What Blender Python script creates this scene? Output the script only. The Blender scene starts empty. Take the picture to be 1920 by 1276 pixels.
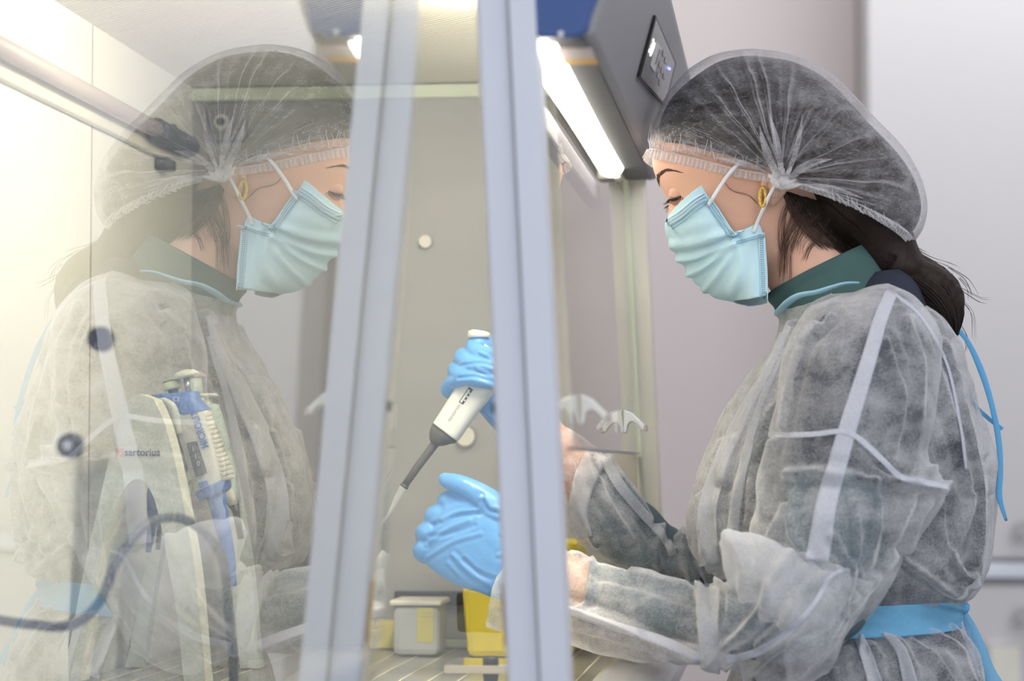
import bpy, bmesh, math, random
import numpy as np
from mathutils import Vector, Matrix, noise
from mathutils.bvhtree import BVHTree
random.seed(7)
SC = bpy.context.scene
COL = SC.collection

# ------------------------------------------------------------------ camera, world, lights, exposure
FPX = 4533.0                                   # focal length in pixels of the 1920 px wide frame (85 mm)
YAW = math.atan(510 / FPX)
PIT = math.atan(232 / math.hypot(510, FPX))
CAM = np.array([0.0, 0.0, 1.09])
FW = np.array([-math.sin(YAW) * math.cos(PIT), math.cos(YAW) * math.cos(PIT), math.sin(PIT)])
RT = np.array([math.cos(YAW), math.sin(YAW), 0.0])
UP = np.cross(RT, FW)
cd = bpy.data.cameras.new('camera'); cam = bpy.data.objects.new('camera', cd); COL.objects.link(cam)
cd.sensor_width = 36; cd.lens = FPX * 36 / 1920; cd.clip_start = 0.05
cam.location = CAM
cam.rotation_euler = (math.pi / 2 + PIT, 0, YAW)
cd.dof.use_dof = True; cd.dof.focus_distance = 2.56; cd.dof.aperture_fstop = 3.6
SC.camera = cam
w = bpy.data.worlds.new('world'); SC.world = w; w.use_nodes = True
w.node_tree.nodes['Background'].inputs[0].default_value = (0.86, 0.92, 1.0, 1)
w.node_tree.nodes['Background'].inputs[1].default_value = 1.55
SC.view_settings.view_transform = 'Standard'; SC.view_settings.look = 'None'
SC.view_settings.gamma = 1; SC.view_settings.use_curve_mapping = False
SC.view_settings.exposure = 0.0
SC.cycles.transparent_max_bounces = 40
SC.cycles.max_bounces = 10; SC.cycles.diffuse_bounces = 4; SC.cycles.transmission_bounces = 8

def area(name, loc, target, sx, sy, power, color):
    l = bpy.data.lights.new(name, 'AREA'); l.shape = 'RECTANGLE'; l.size = sx; l.size_y = sy
    l.energy = power; l.color = color
    o = bpy.data.objects.new(name, l); COL.objects.link(o); o.location = loc
    o.rotation_euler = (Vector(target) - Vector(loc)).to_track_quat('-Z', 'Y').to_euler()
    return o
area('added_room_fill', (1.4, 1.2, 2.7), (0.3, 2.8, 1.0), 1.8, 1.2, 40, (0.95, 0.97, 1.0))  # unseen area lamp added for soft overhead light on the person
area('added_wall_fill', (0.4, 3.75, 2.80), (0.1, 4.9, 1.1), 2.4, 0.5, 27, (1, .98, .97))  # unseen area lamp added to brighten the back wall

# ------------------------------------------------------------------ helpers
def W(px, py, Y):
    d = (px - 960) * RT + (638 - py) * UP + FPX * FW
    return CAM + d * (Y / d[1])
def WX(px, py, X):
    d = (px - 960) * RT + (638 - py) * UP + FPX * FW
    return CAM + d * (X / d[0])
def PX(P):
    v = P - CAM; z = v @ FW
    return np.stack([960 + FPX * (v @ RT) / z, 638 - FPX * (v @ UP) / z], -1)
Y0 = 2.60

def props(o, label=None, cat=None, group=None, kind=None):
    if label: o['label'] = label
    if cat: o['category'] = cat
    if group: o['group'] = group
    if kind: o['kind'] = kind
    return o
def attach(o, parent):
    if parent is not None:
        m = Matrix.Translation(parent.location) if parent.type == 'EMPTY' else Matrix.Identity(4)
        o.parent = parent
        if parent.type == 'EMPTY': o.matrix_parent_inverse = m.inverted()
    return o
def empty(name, loc, label, cat, group=None):
    o = bpy.data.objects.new(name, None); COL.objects.link(o); o.location = loc
    return props(o, label, cat, group)
def make(name, verts, faces, mat, parent=None, smooth=True):
    me = bpy.data.meshes.new(name)
    me.from_pydata([tuple(map(float, v)) for v in verts], [], [tuple(f) for f in faces])
    me.validate(); me.update()
    if smooth: me.polygons.foreach_set('use_smooth', [True] * len(me.polygons))
    o = bpy.data.objects.new(name, me); COL.objects.link(o)
    if mat: me.materials.append(mat)
    attach(o, parent)
    return o
def fix_normals(o):
    bm = bmesh.new(); bm.from_mesh(o.data); bmesh.ops.recalc_face_normals(bm, faces=bm.faces[:]); bm.to_mesh(o.data); bm.free()
    return o
def bevel(o, wdt=.002, seg=2):
    m = o.modifiers.new('bevel', 'BEVEL'); m.width = wdt; m.segments = seg; m.limit_method = 'ANGLE'
    return o
def box(name, lo, hi, mat, parent=None, bev=.002):
    x0, y0, z0 = lo; x1, y1, z1 = hi
    v = [(x, y, z) for x in (x0, x1) for y in (y0, y1) for z in (z0, z1)]
    f = [(0, 1, 3, 2), (4, 6, 7, 5), (0, 4, 5, 1), (2, 3, 7, 6), (0, 2, 6, 4), (1, 5, 7, 3)]
    o = make(name, v, f, mat, parent, smooth=False)
    if bev: bevel(o, bev)
    return o
def hexa(name, eight, mat, parent=None, bev=.002):
    f = [(0, 1, 3, 2), (4, 6, 7, 5), (0, 4, 5, 1), (2, 3, 7, 6), (0, 2, 6, 4), (1, 5, 7, 3)]
    o = fix_normals(make(name, eight, f, mat, parent, smooth=False))
    if bev: bevel(o, bev)
    return o
def prism(name, pts, vec, mat, parent=None, bev=.002, smooth=False):
    """polygon (3d points) swept along vec"""
    n = len(pts); vec = np.array(vec)
    v = [np.array(p) for p in pts] + [np.array(p) + vec for p in pts]
    f = [tuple(range(n)), tuple(range(2 * n - 1, n - 1, -1))] + [(i, (i + 1) % n, n + (i + 1) % n, n + i) for i in range(n)]
    o = fix_normals(make(name, v, f, mat, parent, smooth=smooth))
    if bev: bevel(o, bev)
    return o
def catmull(P, n):
    P = np.array(P, float); m = len(P)
    if m < 3:
        t = np.linspace(0, 1, n)[:, None]; return P[0] * (1 - t) + P[-1] * t
    Q = np.vstack([2 * P[0] - P[1], P, 2 * P[-1] - P[-2]])
    out = []
    for u in np.linspace(0, m - 1, n):
        i = min(int(u), m - 2); t = u - i
        a, b, c, d = Q[i], Q[i + 1], Q[i + 2], Q[i + 3]
        out.append(.5 * (2 * b + (c - a) * t + (2 * a - 5 * b + 4 * c - d) * t * t + (3 * b - a - 3 * c + d) * t ** 3))
    return np.array(out)
def tube_geo(pts, radii, n=12, steps=None, flat=1.0, cap=True):
    pts = np.array(pts, float); radii = np.array(radii if hasattr(radii, '__len__') else [radii] * len(pts), float)
    if steps:
        R = catmull(np.c_[pts, radii], steps); pts, radii = R[:, :3], np.maximum(R[:, 3], 1e-5)
    m = len(pts); V = []; F = []
    t0 = pts[1] - pts[0]; t0 = t0 / np.linalg.norm(t0)
    ref = np.array([0, 1.0, 0]) if abs(t0[1]) < .9 else np.array([0, 0, 1.0])
    u = np.cross(t0, ref); u /= np.linalg.norm(u)
    for i in range(m):
        t = pts[min(i + 1, m - 1)] - pts[max(i - 1, 0)]; t = t / (np.linalg.norm(t) + 1e-12)
        u = u - t * (u @ t); u /= np.linalg.norm(u); vv = np.cross(t, u)
        for k in range(n):
            a = 2 * math.pi * k / n
            V.append(pts[i] + radii[i] * (math.cos(a) * u + flat * math.sin(a) * vv))
    for i in range(m - 1):
        for k in range(n):
            F.append((i * n + k, i * n + (k + 1) % n, (i + 1) * n + (k + 1) % n, (i + 1) * n + k))
    if cap:
        F.append(tuple(range(n - 1, -1, -1))); F.append(tuple((m - 1) * n + k for k in range(n)))
    return V, F
def tube(name, pts, radii, mat, parent=None, n=12, steps=None, flat=1.0, smooth=True):
    V, F = tube_geo(pts, radii, n, steps, flat)
    o = make(name, V, F, mat, parent, smooth)
    if smooth:
        for p in o.data.polygons:
            if len(p.vertices) > 4: p.use_smooth = False
    return o
def caps_geo(pts, radii, n=12, steps=None):
    """tube with round ends"""
    pts = [np.array(p, float) for p in pts]; radii = list(radii)
    a = pts[0] - pts[1]; a /= np.linalg.norm(a); b = pts[-1] - pts[-2]; b /= np.linalg.norm(b)
    if steps:
        R = catmull(np.c_[np.array(pts), np.array(radii)], steps); pts = list(R[:, :3]); radii = list(R[:, 3])
    P, Rr = [], []
    for k in range(4, 0, -1):
        t = k / 4.2 * math.pi / 2; P.append(pts[0] + a * radii[0] * math.sin(t)); Rr.append(radii[0] * math.cos(t))
    P += pts; Rr += radii
    for k in range(1, 5):
        t = k / 4.2 * math.pi / 2; P.append(pts[-1] + b * radii[-1] * math.sin(t)); Rr.append(radii[-1] * math.cos(t))
    return tube_geo(P, Rr, n)
def loft_geo(rows, nv=60, nu=48, e=2.2, closed=True, base=None):
    """rows of (Lx,Ly, Rx,Ry, depth of the middle, near half thickness, far half thickness)"""
    Y = Y0 if base is None else base
    R = catmull(rows, nv); V = []; B = []
    for r in R:
        L = W(r[0], r[1], Y + r[4]); Q = W(r[2], r[3], Y + r[4]); mid = (L + Q) / 2; half = (Q - L) / 2
        for k in range(nu):
            a = 2 * math.pi * k / nu; c, s = math.cos(a), math.sin(a)
            c = math.copysign(abs(c) ** (2 / e), c); s = math.copysign(abs(s) ** (2 / e), s)
            dy = s * (r[5] if s < 0 else r[6])
            V.append(mid + half * c + np.array([0, dy, 0]))
    F = [(i * nu + k, i * nu + (k + 1) % nu, (i + 1) * nu + (k + 1) % nu, (i + 1) * nu + k) for i in range(nv - 1) for k in range(nu)]
    if closed: F += [tuple(range(nu - 1, -1, -1)), tuple((nv - 1) * nu + k for k in range(nu))]
    return V, F
def loft(name, rows, mat, parent=None, **k):
    V, F = loft_geo(rows, **k)
    o = make(name, V, F, mat, parent)
    fix_normals(o)
    return o
def join_geo(parts):
    V, F = [], []
    for v, f in parts:
        b = len(V); V += list(v); F += [tuple(b + i for i in q) for q in f]
    return V, F
def poly_dist(P, line):
    d = np.full(len(P), 1e9); L = np.array(line, float)
    for a, b in zip(L[:-1], L[1:]):
        ab = b - a; t = np.clip(((P - a) @ ab) / (ab @ ab + 1e-9), 0, 1)
        d = np.minimum(d, np.linalg.norm(P - a - t[:, None] * ab, axis=1))
    return d
def folds(o, strokes=(), nz=0.0, kh=1.0, kw=1.0, nscale=(14, 14, 14), near_only=True, seed=0.0, fine=0.0):
    """move vertices along normals: traced cloth folds plus small random wrinkles"""
    me = o.data; n = len(me.vertices)
    co = np.empty(n * 3); me.vertices.foreach_get('co', co); co = co.reshape(-1, 3)
    nr = np.array([v.normal[:] for v in me.vertices])
    d = np.zeros(n); px = PX(co)
    m = (nr[:, 1] < .35) if near_only else np.ones(n, bool)
    for line, wd, h in strokes:
        L = catmull(line, max(8, 4 * len(line))) if len(line) > 2 else line
        q = poly_dist(px, L) / (wd * kw)
        ends = np.array(L)
        d += m * (h * kh * .001) * (np.exp(-q * q) - .45 * np.exp(-(q - 1.9) ** 2))
    if nz:
        for i in range(n):
            p = Vector((co[i, 0] * nscale[0] + seed, co[i, 1] * nscale[1], co[i, 2] * nscale[2]))
            p2 = p + noise.noise_vector(p * .5) * 1.1
            v = 1 - (noise.noise(p2) ** 2 + .006) ** .5 * 2.2
            v2 = 1 - (noise.noise(p2 * 2.3 + Vector((3, 7, 1))) ** 2 + .006) ** .5 * 2.2
            d[i] += nz * (.65 * v + .35 * v2 - .45)
            if fine: d[i] += fine * noise.noise(p * 6)
    co += nr * d[:, None]
    me.vertices.foreach_set('co', co.ravel()); me.update()
    return o
def bvh(o):
    me = o.data
    return BVHTree.FromPolygons([v.co[:] for v in me.vertices], [p.vertices[:] for p in me.polygons])
def ray_to(trees, px, py, fallback=None, off=.0015):
    d = W(px, py, 2.5) - CAM; d = d / np.linalg.norm(d); best = None
    for t in trees:
        h = t.ray_cast(Vector(CAM), Vector(d))
        if h[0] is not None and (best is None or h[3] < best): best = h[3]
    if best is None:
        best = fallback
        if best is None: return None, None
    return CAM + d * (best - off), best
def drape(name, line, wd, trees, mat, parent=None, off=.002, n=60, across=7, thick=.0006):
    L = catmull(line, n); V = []; last = None
    wds = wd if hasattr(wd, '__len__') else (wd, wd)
    for i, p in enumerate(L):
        t = L[min(i + 1, n - 1)] - L[max(i - 1, 0)]; t = t / np.linalg.norm(t); nn = np.array([-t[1], t[0]])
        wi = float(np.interp(i / (n - 1), np.linspace(0, 1, len(wds)), wds))
        for k in range(across):
            q = p + nn * wi * (k / (across - 1) - .5)
            P, last2 = ray_to(trees, q[0], q[1], last, off)
            if P is None: P, last2 = W(q[0], q[1], Y0 - .1), last
            last = last2; V.append(P)
    F = [(i * across + k, i * across + k + 1, (i + 1) * across + k + 1, (i + 1) * across + k) for i in range(n - 1) for k in range(across - 1)]
    o = make(name, V, F, mat, parent)
    s = o.modifiers.new('thickness', 'SOLIDIFY'); s.thickness = thick
    return o

# ------------------------------------------------------------------ materials
def new_mat(name):
    m = bpy.data.materials.new(name); m.use_nodes = True
    nt = m.node_tree; nt.nodes.clear()
    out = nt.nodes.new('ShaderNodeOutputMaterial')
    return m, nt, out
def N(nt, t, **k):
    n = nt.nodes.new(t)
    for a, b in k.items():
        if a.startswith('_'): setattr(n, a[1:], b)
    return n
def solid(name, col, rough=.5, metal=0.0, var=.06, nscale=30, bump=0.0, bscale=200, sss=0.0, emis=0.0, ecol=None, stretch=(1, 1, 1), coat=0.0, alpha=1.0, spec=.5):
    m, nt, out = new_mat(name)
    b = nt.nodes.new('ShaderNodeBsdfPrincipled'); tc = nt.nodes.new('ShaderNodeTexCoord')
    mp = nt.nodes.new('ShaderNodeMapping'); mp.inputs['Scale'].default_value = stretch
    nt.links.new(tc.outputs['Object'], mp.inputs[0])
    tx = nt.nodes.new('ShaderNodeTexNoise'); tx.inputs['Scale'].default_value = nscale; tx.inputs['Detail'].default_value = 5
    nt.links.new(mp.outputs[0], tx.inputs['Vector'])
    mx = nt.nodes.new('ShaderNodeMix'); mx.data_type = 'RGBA'
    mx.inputs[6].default_value = tuple(max(0, c * (1 - var)) for c in col) + (1,)
    mx.inputs[7].default_value = tuple(min(1, c * (1 + var)) for c in col) + (1,)
    nt.links.new(tx.outputs['Fac'], mx.inputs[0]); nt.links.new(mx.outputs[2], b.inputs['Base Color'])
    b.inputs['Roughness'].default_value = rough; b.inputs['Metallic'].default_value = metal
    b.inputs['Specular IOR Level'].default_value = spec
    b.inputs['Alpha'].default_value = alpha
    b.inputs['Coat Weight'].default_value = coat
    if sss:
        b.inputs['Subsurface Weight'].default_value = sss
        b.inputs['Subsurface Radius'].default_value = (.012, .005, .003); b.inputs['Subsurface Scale'].default_value = 1
    if emis:
        b.inputs['Emission Color'].default_value = (ecol or col) + (1,); b.inputs['Emission Strength'].default_value = emis
    if bump:
        t2 = nt.nodes.new('ShaderNodeTexNoise'); t2.inputs['Scale'].default_value = bscale; t2.inputs['Detail'].default_value = 4
        nt.links.new(mp.outputs[0], t2.inputs['Vector'])
        bp = nt.nodes.new('ShaderNodeBump'); bp.inputs['Strength'].default_value = bump; bp.inputs['Distance'].default_value = .002
        nt.links.new(t2.outputs['Fac'], bp.inputs['Height']); nt.links.new(bp.outputs[0], b.inputs['Normal'])
    nt.links.new(b.outputs[0], out.inputs[0])
    return m
def sheer(name, col, base, amp, face, stretch=(1, 1, 1), scale=16, fibre=420, transl=.35, fib=.3):
    """thin nonwoven: clouds and fibres of different density; denser where the sheet is seen edge on"""
    m, nt, out = new_mat(name); L = nt.links.new
    tc = nt.nodes.new('ShaderNodeTexCoord'); mp = nt.nodes.new('ShaderNodeMapping'); mp.inputs['Scale'].default_value = stretch
    L(tc.outputs['Object'], mp.inputs[0])
    n1 = nt.nodes.new('ShaderNodeTexNoise'); n1.inputs['Scale'].default_value = scale; n1.inputs['Detail'].default_value = 5; n1.inputs['Roughness'].default_value = .62
    n1.inputs['Distortion'].default_value = .35
    L(mp.outputs[0], n1.inputs['Vector'])
    n2 = nt.nodes.new('ShaderNodeTexNoise'); n2.inputs['Scale'].default_value = fibre; n2.inputs['Detail'].default_value = 3
    L(mp.outputs[0], n2.inputs['Vector'])
    lw = nt.nodes.new('ShaderNodeLayerWeight'); lw.inputs['Blend'].default_value = .5
    def math_(op, a, b):
        q = nt.nodes.new('ShaderNodeMath'); q.operation = op
        for i, v in enumerate((a, b)):
            if isinstance(v, (int, float)): q.inputs[i].default_value = v
            elif v is not None: L(v, q.inputs[i])
        return q.outputs[0]
    o = math_('ADD', base, math_('MULTIPLY', math_('SUBTRACT', n1.outputs['Fac'], .5), amp * 2))
    o = math_('ADD', o, math_('MULTIPLY', math_('SUBTRACT', n2.outputs['Fac'], .5), fib))
    o = math_('ADD', o, math_('MULTIPLY', math_('POWER', lw.outputs['Facing'], 2.0), face))
    cl = nt.nodes.new('ShaderNodeClamp'); L(o, cl.inputs[0]); cl.inputs[1].default_value = .04; cl.inputs[2].default_value = .97
    df = nt.nodes.new('ShaderNodeBsdfDiffuse'); df.inputs[0].default_value = col + (1,)
    tl = nt.nodes.new('ShaderNodeBsdfTranslucent'); tl.inputs[0].default_value = col + (1,)
    bp = nt.nodes.new('ShaderNodeBump'); bp.inputs['Strength'].default_value = .35; bp.inputs['Distance'].default_value = .003
    L(n1.outputs['Fac'], bp.inputs['Height']); L(bp.outputs[0], df.inputs['Normal'])
    m1 = nt.nodes.new('ShaderNodeMixShader'); m1.inputs[0].default_value = transl; L(df.outputs[0], m1.inputs[1]); L(tl.outputs[0], m1.inputs[2])
    tr = nt.nodes.new('ShaderNodeBsdfTransparent')
    m2 = nt.nodes.new('ShaderNodeMixShader'); L(cl.outputs[0], m2.inputs[0]); L(tr.outputs[0], m2.inputs[1]); L(m1.outputs[0], m2.inputs[2])
    L(m2.outputs[0], out.inputs[0])
    return m
def pane(name, tint, ior=1.5, gain=1.0, rough=0.0):
    """thin window glass: two-surface Fresnel reflection over straight transmission"""
    m, nt, out = new_mat(name); L = nt.links.new
    fr = nt.nodes.new('ShaderNodeFresnel'); fr.inputs[0].default_value = ior
    g = nt.nodes.new('ShaderNodeNewGeometry')
    a = nt.nodes.new('ShaderNodeMath'); a.operation = 'MULTIPLY'; a.inputs[1].default_value = 2 * gain; L(fr.outputs[0], a.inputs[0])
    b = nt.nodes.new('ShaderNodeMath'); b.operation = 'ADD'; b.inputs[1].default_value = 1; L(fr.outputs[0], b.inputs[0])
    c = nt.nodes.new('ShaderNodeMath'); c.operation = 'DIVIDE'; L(a.outputs[0], c.inputs[0]); L(b.outputs[0], c.inputs[1])
    inv = nt.nodes.new('ShaderNodeMath'); inv.operation = 'SUBTRACT'; inv.inputs[0].default_value = 1; L(g.outputs['Backfacing'], inv.inputs[1])
    d = nt.nodes.new('ShaderNodeMath'); d.operation = 'MULTIPLY'; d.use_clamp = True; L(c.outputs[0], d.inputs[0]); L(inv.outputs[0], d.inputs[1])
    tr = nt.nodes.new('ShaderNodeBsdfTransparent'); tr.inputs[0].default_value = tint + (1,)
    gl = nt.nodes.new('ShaderNodeBsdfGlossy'); gl.inputs['Roughness'].default_value = rough
    gl.inputs[0].default_value = (1, 1, 1, 1)
    mx = nt.nodes.new('ShaderNodeMixShader'); L(d.outputs[0], mx.inputs[0]); L(tr.outputs[0], mx.inputs[1]); L(gl.outputs[0], mx.inputs[2])
    L(mx.outputs[0], out.inputs[0])
    return m
def ribbed(name, col, dark, scale, rough=.4, axis='DIAGONAL'):
    m, nt, out = new_mat(name); L = nt.links.new
    tc = nt.nodes.new('ShaderNodeTexCoord'); wv = nt.nodes.new('ShaderNodeTexWave'); wv.bands_direction = axis
    wv.inputs['Scale'].default_value = scale; L(tc.outputs['Object'], wv.inputs['Vector'])
    mx = nt.nodes.new('ShaderNodeMix'); mx.data_type = 'RGBA'; mx.inputs[6].default_value = dark + (1,); mx.inputs[7].default_value = col + (1,)
    L(wv.outputs['Fac'], mx.inputs[0])
    b = nt.nodes.new('ShaderNodeBsdfPrincipled'); b.inputs['Roughness'].default_value = rough; L(mx.outputs[2], b.inputs['Base Color'])
    bp = nt.nodes.new('ShaderNodeBump'); bp.inputs['Distance'].default_value = .002; L(wv.outputs['Fac'], bp.inputs['Height']); L(bp.outputs[0], b.inputs['Normal'])
    L(b.outputs[0], out.inputs[0])
    return m

M = dict(
    wall=solid('wall_paint', (.68, .62, .62), .8, var=.03, nscale=3),
    wall_pale=solid('wall_pale', (.64, .62, .63), .8, var=.02, nscale=2),
    pillar=solid('pillar_grey', (.36, .33, .33), .7),
    floor=solid('floor_vinyl', (.42, .43, .44), .4, nscale=8),
    cupboard=solid('cupboard_laminate', (.60, .585, .60), .45, var=.015, nscale=4),
    cup_edge=solid('cupboard_edge', (.42, .41, .43), .5),
    white_frame=solid('white_powder_coat', (.74, .77, .86), .42, var=.02),
    cream=solid('cream_plastic', (.80, .77, .68), .4, var=.03),
    cab_back=solid('cabinet_cream_steel', (.88, .87, .84), .5, var=.03, nscale=6),
    far_steel=solid('brushed_steel', (.37, .365, .36), .5, metal=.1, var=.12, nscale=5, stretch=(1, 1, 3)),
    steel=solid('steel', (.62, .62, .63), .32, metal=.8, var=.06, nscale=14),
    surf=solid('worktop_steel', (.50, .50, .47), .3, metal=.55, var=.1),
    groove=solid('worktop_bead', (.85, .78, .62), .35, var=.04),
    green=solid('pale_green_strip', (.68, .73, .60), .5),
    blue=solid('end_cap_blue', (.045, .10, .30), .35, var=.04),
    fascia=solid('fascia_grey', (.32, .315, .335), .55, metal=.0, var=.04, nscale=4),
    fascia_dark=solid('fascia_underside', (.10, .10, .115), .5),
    panel=solid('panel_grey', (.22, .22, .235), .25, var=.08, nscale=20),
    black=solid('black_plastic', (.018, .018, .02), .4),
    rubber=solid('rubber', (.03, .03, .035), .6),
    lamp=solid('fluorescent_tube', (1, .97, .9), .5, emis=10.0, ecol=(1.0, .93, .80)),
    fill_tube=solid('added_fill_tube', (1, .95, .8), .5, emis=165.0, ecol=(1.0, .88, .66)),  # glow of the added tube that brightens the inside
    lit=solid('lit_display', (1, 1, 1), .5, emis=1.6, ecol=(1.0, 1.0, .92)),
    led=solid('blue_led', (.1, .1, 1), .5, emis=4.0, ecol=(.15, .18, 1.0)),
    silver=solid('silver_label', (.52, .44, .43), .4),
    orange=solid('orange_label', (.60, .36, .10), .5),
    hepa=ribbed('filter_face', (.90, .87, .76), (.66, .62, .50), 62),
    glass=pane('screen_glass', (.985, .995, .985), gain=1.0),
    glass2=pane('cabinet_glass', (.95, .965, .96), gain=.9),
    rack_edge=solid('rack_edge', (.50, .44, .34), .3),
    acrylic=pane('clear_acrylic', (.93, .91, .84), gain=1.6),
    handle=solid('handle_plastic', (.72, .71, .69), .35, var=.03),
    yellow=solid('yellow_plastic', (.80, .63, .04), .4, var=.04),
    yellow_label=solid('yellow_label', (.66, .58, .18), .5),
    tub=solid('clouded_plastic', (.55, .55, .54), .35, var=.05),
    skin_lid=solid('lid_skin', (.60, .33, .25), .55, var=.03),
    skin=solid('skin', (.74, .44, .325), .5, var=.06, nscale=40, sss=.25, bump=.08, bscale=500),
    lip=solid('lip', (.5, .2, .18), .5),
    hair=solid('dark_hair', (.020, .012, .009), .6, spec=.25, var=.5, nscale=60, stretch=(1, 1, .25), bump=.5, bscale=260),
    hair_brown=solid('brown_hair_wisp', (.09, .045, .03), .5, var=.3),
    eye=solid('eye', (.30, .28, .27), .2),
    iris=solid('iris', (.03, .018, .012), .1),
    brow=solid('brow', (.14, .08, .06), .7, var=.3, nscale=200),
    gold=solid('gold', (.83, .58, .18), .25, metal=1, var=.3, nscale=400, bump=.6, bscale=900),
    mask=solid('mask_blue', (.56, .79, .88), .65, var=.05, nscale=30, bump=.15, bscale=400),
    mask_band=solid('mask_band', (.62, .80, .88), .7, var=.03),
    mask_dot=solid('mask_weld_dots', (.18, .36, .50), .7),
    loop=solid('ear_loop', (.84, .86, .9), .7),
    navy=solid('navy_cloth', (.022, .027, .05), .9, var=.5, nscale=18, bump=.3, bscale=60),
    teal=solid('teal_cloth', (.095, .145, .175), .9, var=.15, nscale=30),
    collar=solid('green_collar', (.05, .11, .105), .85, var=.12, nscale=40, bump=.15, bscale=500),
    trousers=solid('grey_trousers', (.06, .09, .11), .9),
    shoe=solid('white_clog', (.75, .75, .75), .5),
    glove=solid('blue_nitrile', (.11, .34, .74), .33, var=.10, nscale=30, bump=.35, bscale=70, sss=.08),
    binding=solid('neck_binding', (.36, .62, .80), .8, var=.05),
    tie=solid('blue_tie', (.13, .42, .74), .7, var=.06),
    pip_white=solid('pipette_white', (.78, .77, .72), .35, var=.02),
    pip_grey=solid('pipette_grey', (.09, .085, .08), .4, var=.05),
    pip_blue=solid('pipette_blue', (.07, .19, .55), .4, var=.05),
    pip_navy=solid('pipette_navy', (.05, .08, .2), .4),
    pip_green=solid('pipette_pale_green', (.60, .70, .64), .4),
    pip_wheel=solid('adjusting_wheel', (.62, .70, .45), .45),
    stand=solid('stand_grey', (.63, .65, .62), .45, var=.03),
    stand_in=solid('stand_edge', (.80, .78, .66), .45, var=.03),
    text_grey=solid('print_grey', (.02, .022, .03), .6),
    text_pale=solid('print_pale_grey', (.42, .42, .42), .6),
    text_blue=solid('print_blue', (.07, .2, .62), .6),
    text_orange=solid('print_orange', (.70, .28, .12), .6),
    text_white=solid('print_white', (.8, .85, .9), .6),
    tip=solid('clear_tip', (.70, .71, .69), .15, alpha=.30),
    display=solid('display_window', (.12, .13, .15), .2),
    cable=solid('cable', (.06, .07, .095), .5),
    stool=solid('stool_vinyl', (.03, .03, .035), .4),
)
M['gown'] = sheer('gown_nonwoven', (.85, .85, .88), .37, .66, .50, stretch=(1, 1, 1.3), scale=21, fib=.6)
M['gown_thick'] = sheer('gown_double', (.82, .83, .87), .50, .35, .35, scale=20)
M['seam'] = sheer('gown_seam', (.84, .85, .92), .72, .14, .2, scale=25)
M['cap'] = sheer('cap_nonwoven', (.84, .83, .87), .15, .42, .55, stretch=(.5, 1, 1.6), scale=42, fib=.5)
M['net_fold'] = sheer('net_double', (.86, .84, .87), .30, .45, .3, stretch=(.6, 1, 1.3), scale=50, fib=.5)
M['frill'] = sheer('cap_frill', (.92, .90, .92), .55, .15, .5, stretch=(1, 1, .4), scale=60)
M['belt'] = sheer('belt_nonwoven', (.30, .66, .92), .74, .12, .1, scale=40, fib=.2)

# ------------------------------------------------------------------ the room
def room_box(name, lo, hi, mat):
    return props(box(name, lo, hi, mat, bev=0), kind='structure')
room_box('floor', (-2.2, -2.6, -.05), (3.2, 5.0, 0), M['floor'])
room_box('wall_back', (-2.2, 4.9, 0), (3.2, 5.0, 2.95), M['wall'])
room_box('wall_left', (-2.3, -2.6, 0), (-2.2, 5.0, 2.95), M['wall_pale'])
room_box('wall_right', (3.2, -2.6, 0), (3.3, 5.0, 2.95), M['wall_pale'])
room_box('ceiling', (-2.3, -2.6, 2.95), (3.3, 5.0, 3.05), M['wall_pale'])
x0 = W(1535, 0, 4.85)[0]; x1 = W(1604, 0, 4.85)[0]; x2 = W(1626, 0, 4.85)[0]
room_box('trim_1', (x1, 4.84, 0), (x2, 4.9, 2.95), M['pillar'])

# white cupboard beside the grey strip
cx = W(1622, 0, 4.5)[0]
cup = empty('storage_cupboard', (cx + .8, 4.7, 0), 'tall white storage cupboard blurred behind the back of the person', 'cupboard')
def zc_(py, Y=4.5): return W(1700, py, Y)[2]
box('carcass', (cx, 4.50, 0), (2.9, 4.88, 2.5), M['cupboard'], cup, .004)
sp = zc_(1065)
box('door', (cx + .004, 4.478, sp + .02), (cx + .62, 4.498, 2.48), M['cupboard'], cup, .003)
box('door', (cx + .63, 4.478, sp + .02), (cx + 1.25, 4.498, 2.48), M['cupboard'], cup, .003)
box('ledge', (cx, 4.47, sp - .015), (2.9, 4.499, sp + .012), M['white_frame'], cup, .003)
lo_ = sp - .03
for k in range(2):
    for j in range(2):
        z1 = lo_ - j * .42
        dr = box('drawer', (cx + .004 + k * .63, 4.478, z1 - .41), (cx + .62 + k * .63, 4.498, z1), M['cupboard'], cup, .003)
pl = W(1885, 1245, 4.47)
fr_ = box('label_holder', (W(1848, 1200, 4.47)[0], 4.468, W(1885, 1320, 4.47)[2]), (W(1925, 1200, 4.47)[0], 4.4779, W(1885, 1200, 4.47)[2]), M['cupboard'], cup, .004)
box('label_card', (W(1858, 1200, 4.47)[0], 4.466, W(1885, 1310, 4.47)[2]), (W(1912, 1200, 4.47)[0], 4.4679, W(1885, 1212, 4.47)[2]), M['cream'], cup, .001)
for py in (990, 1150):
    p = W(1916, py, 4.47); tube('handle', [p, p + np.array([0, -.03, 0])], [.012, .014], M['cup_edge'], cup, n=16)

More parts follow.
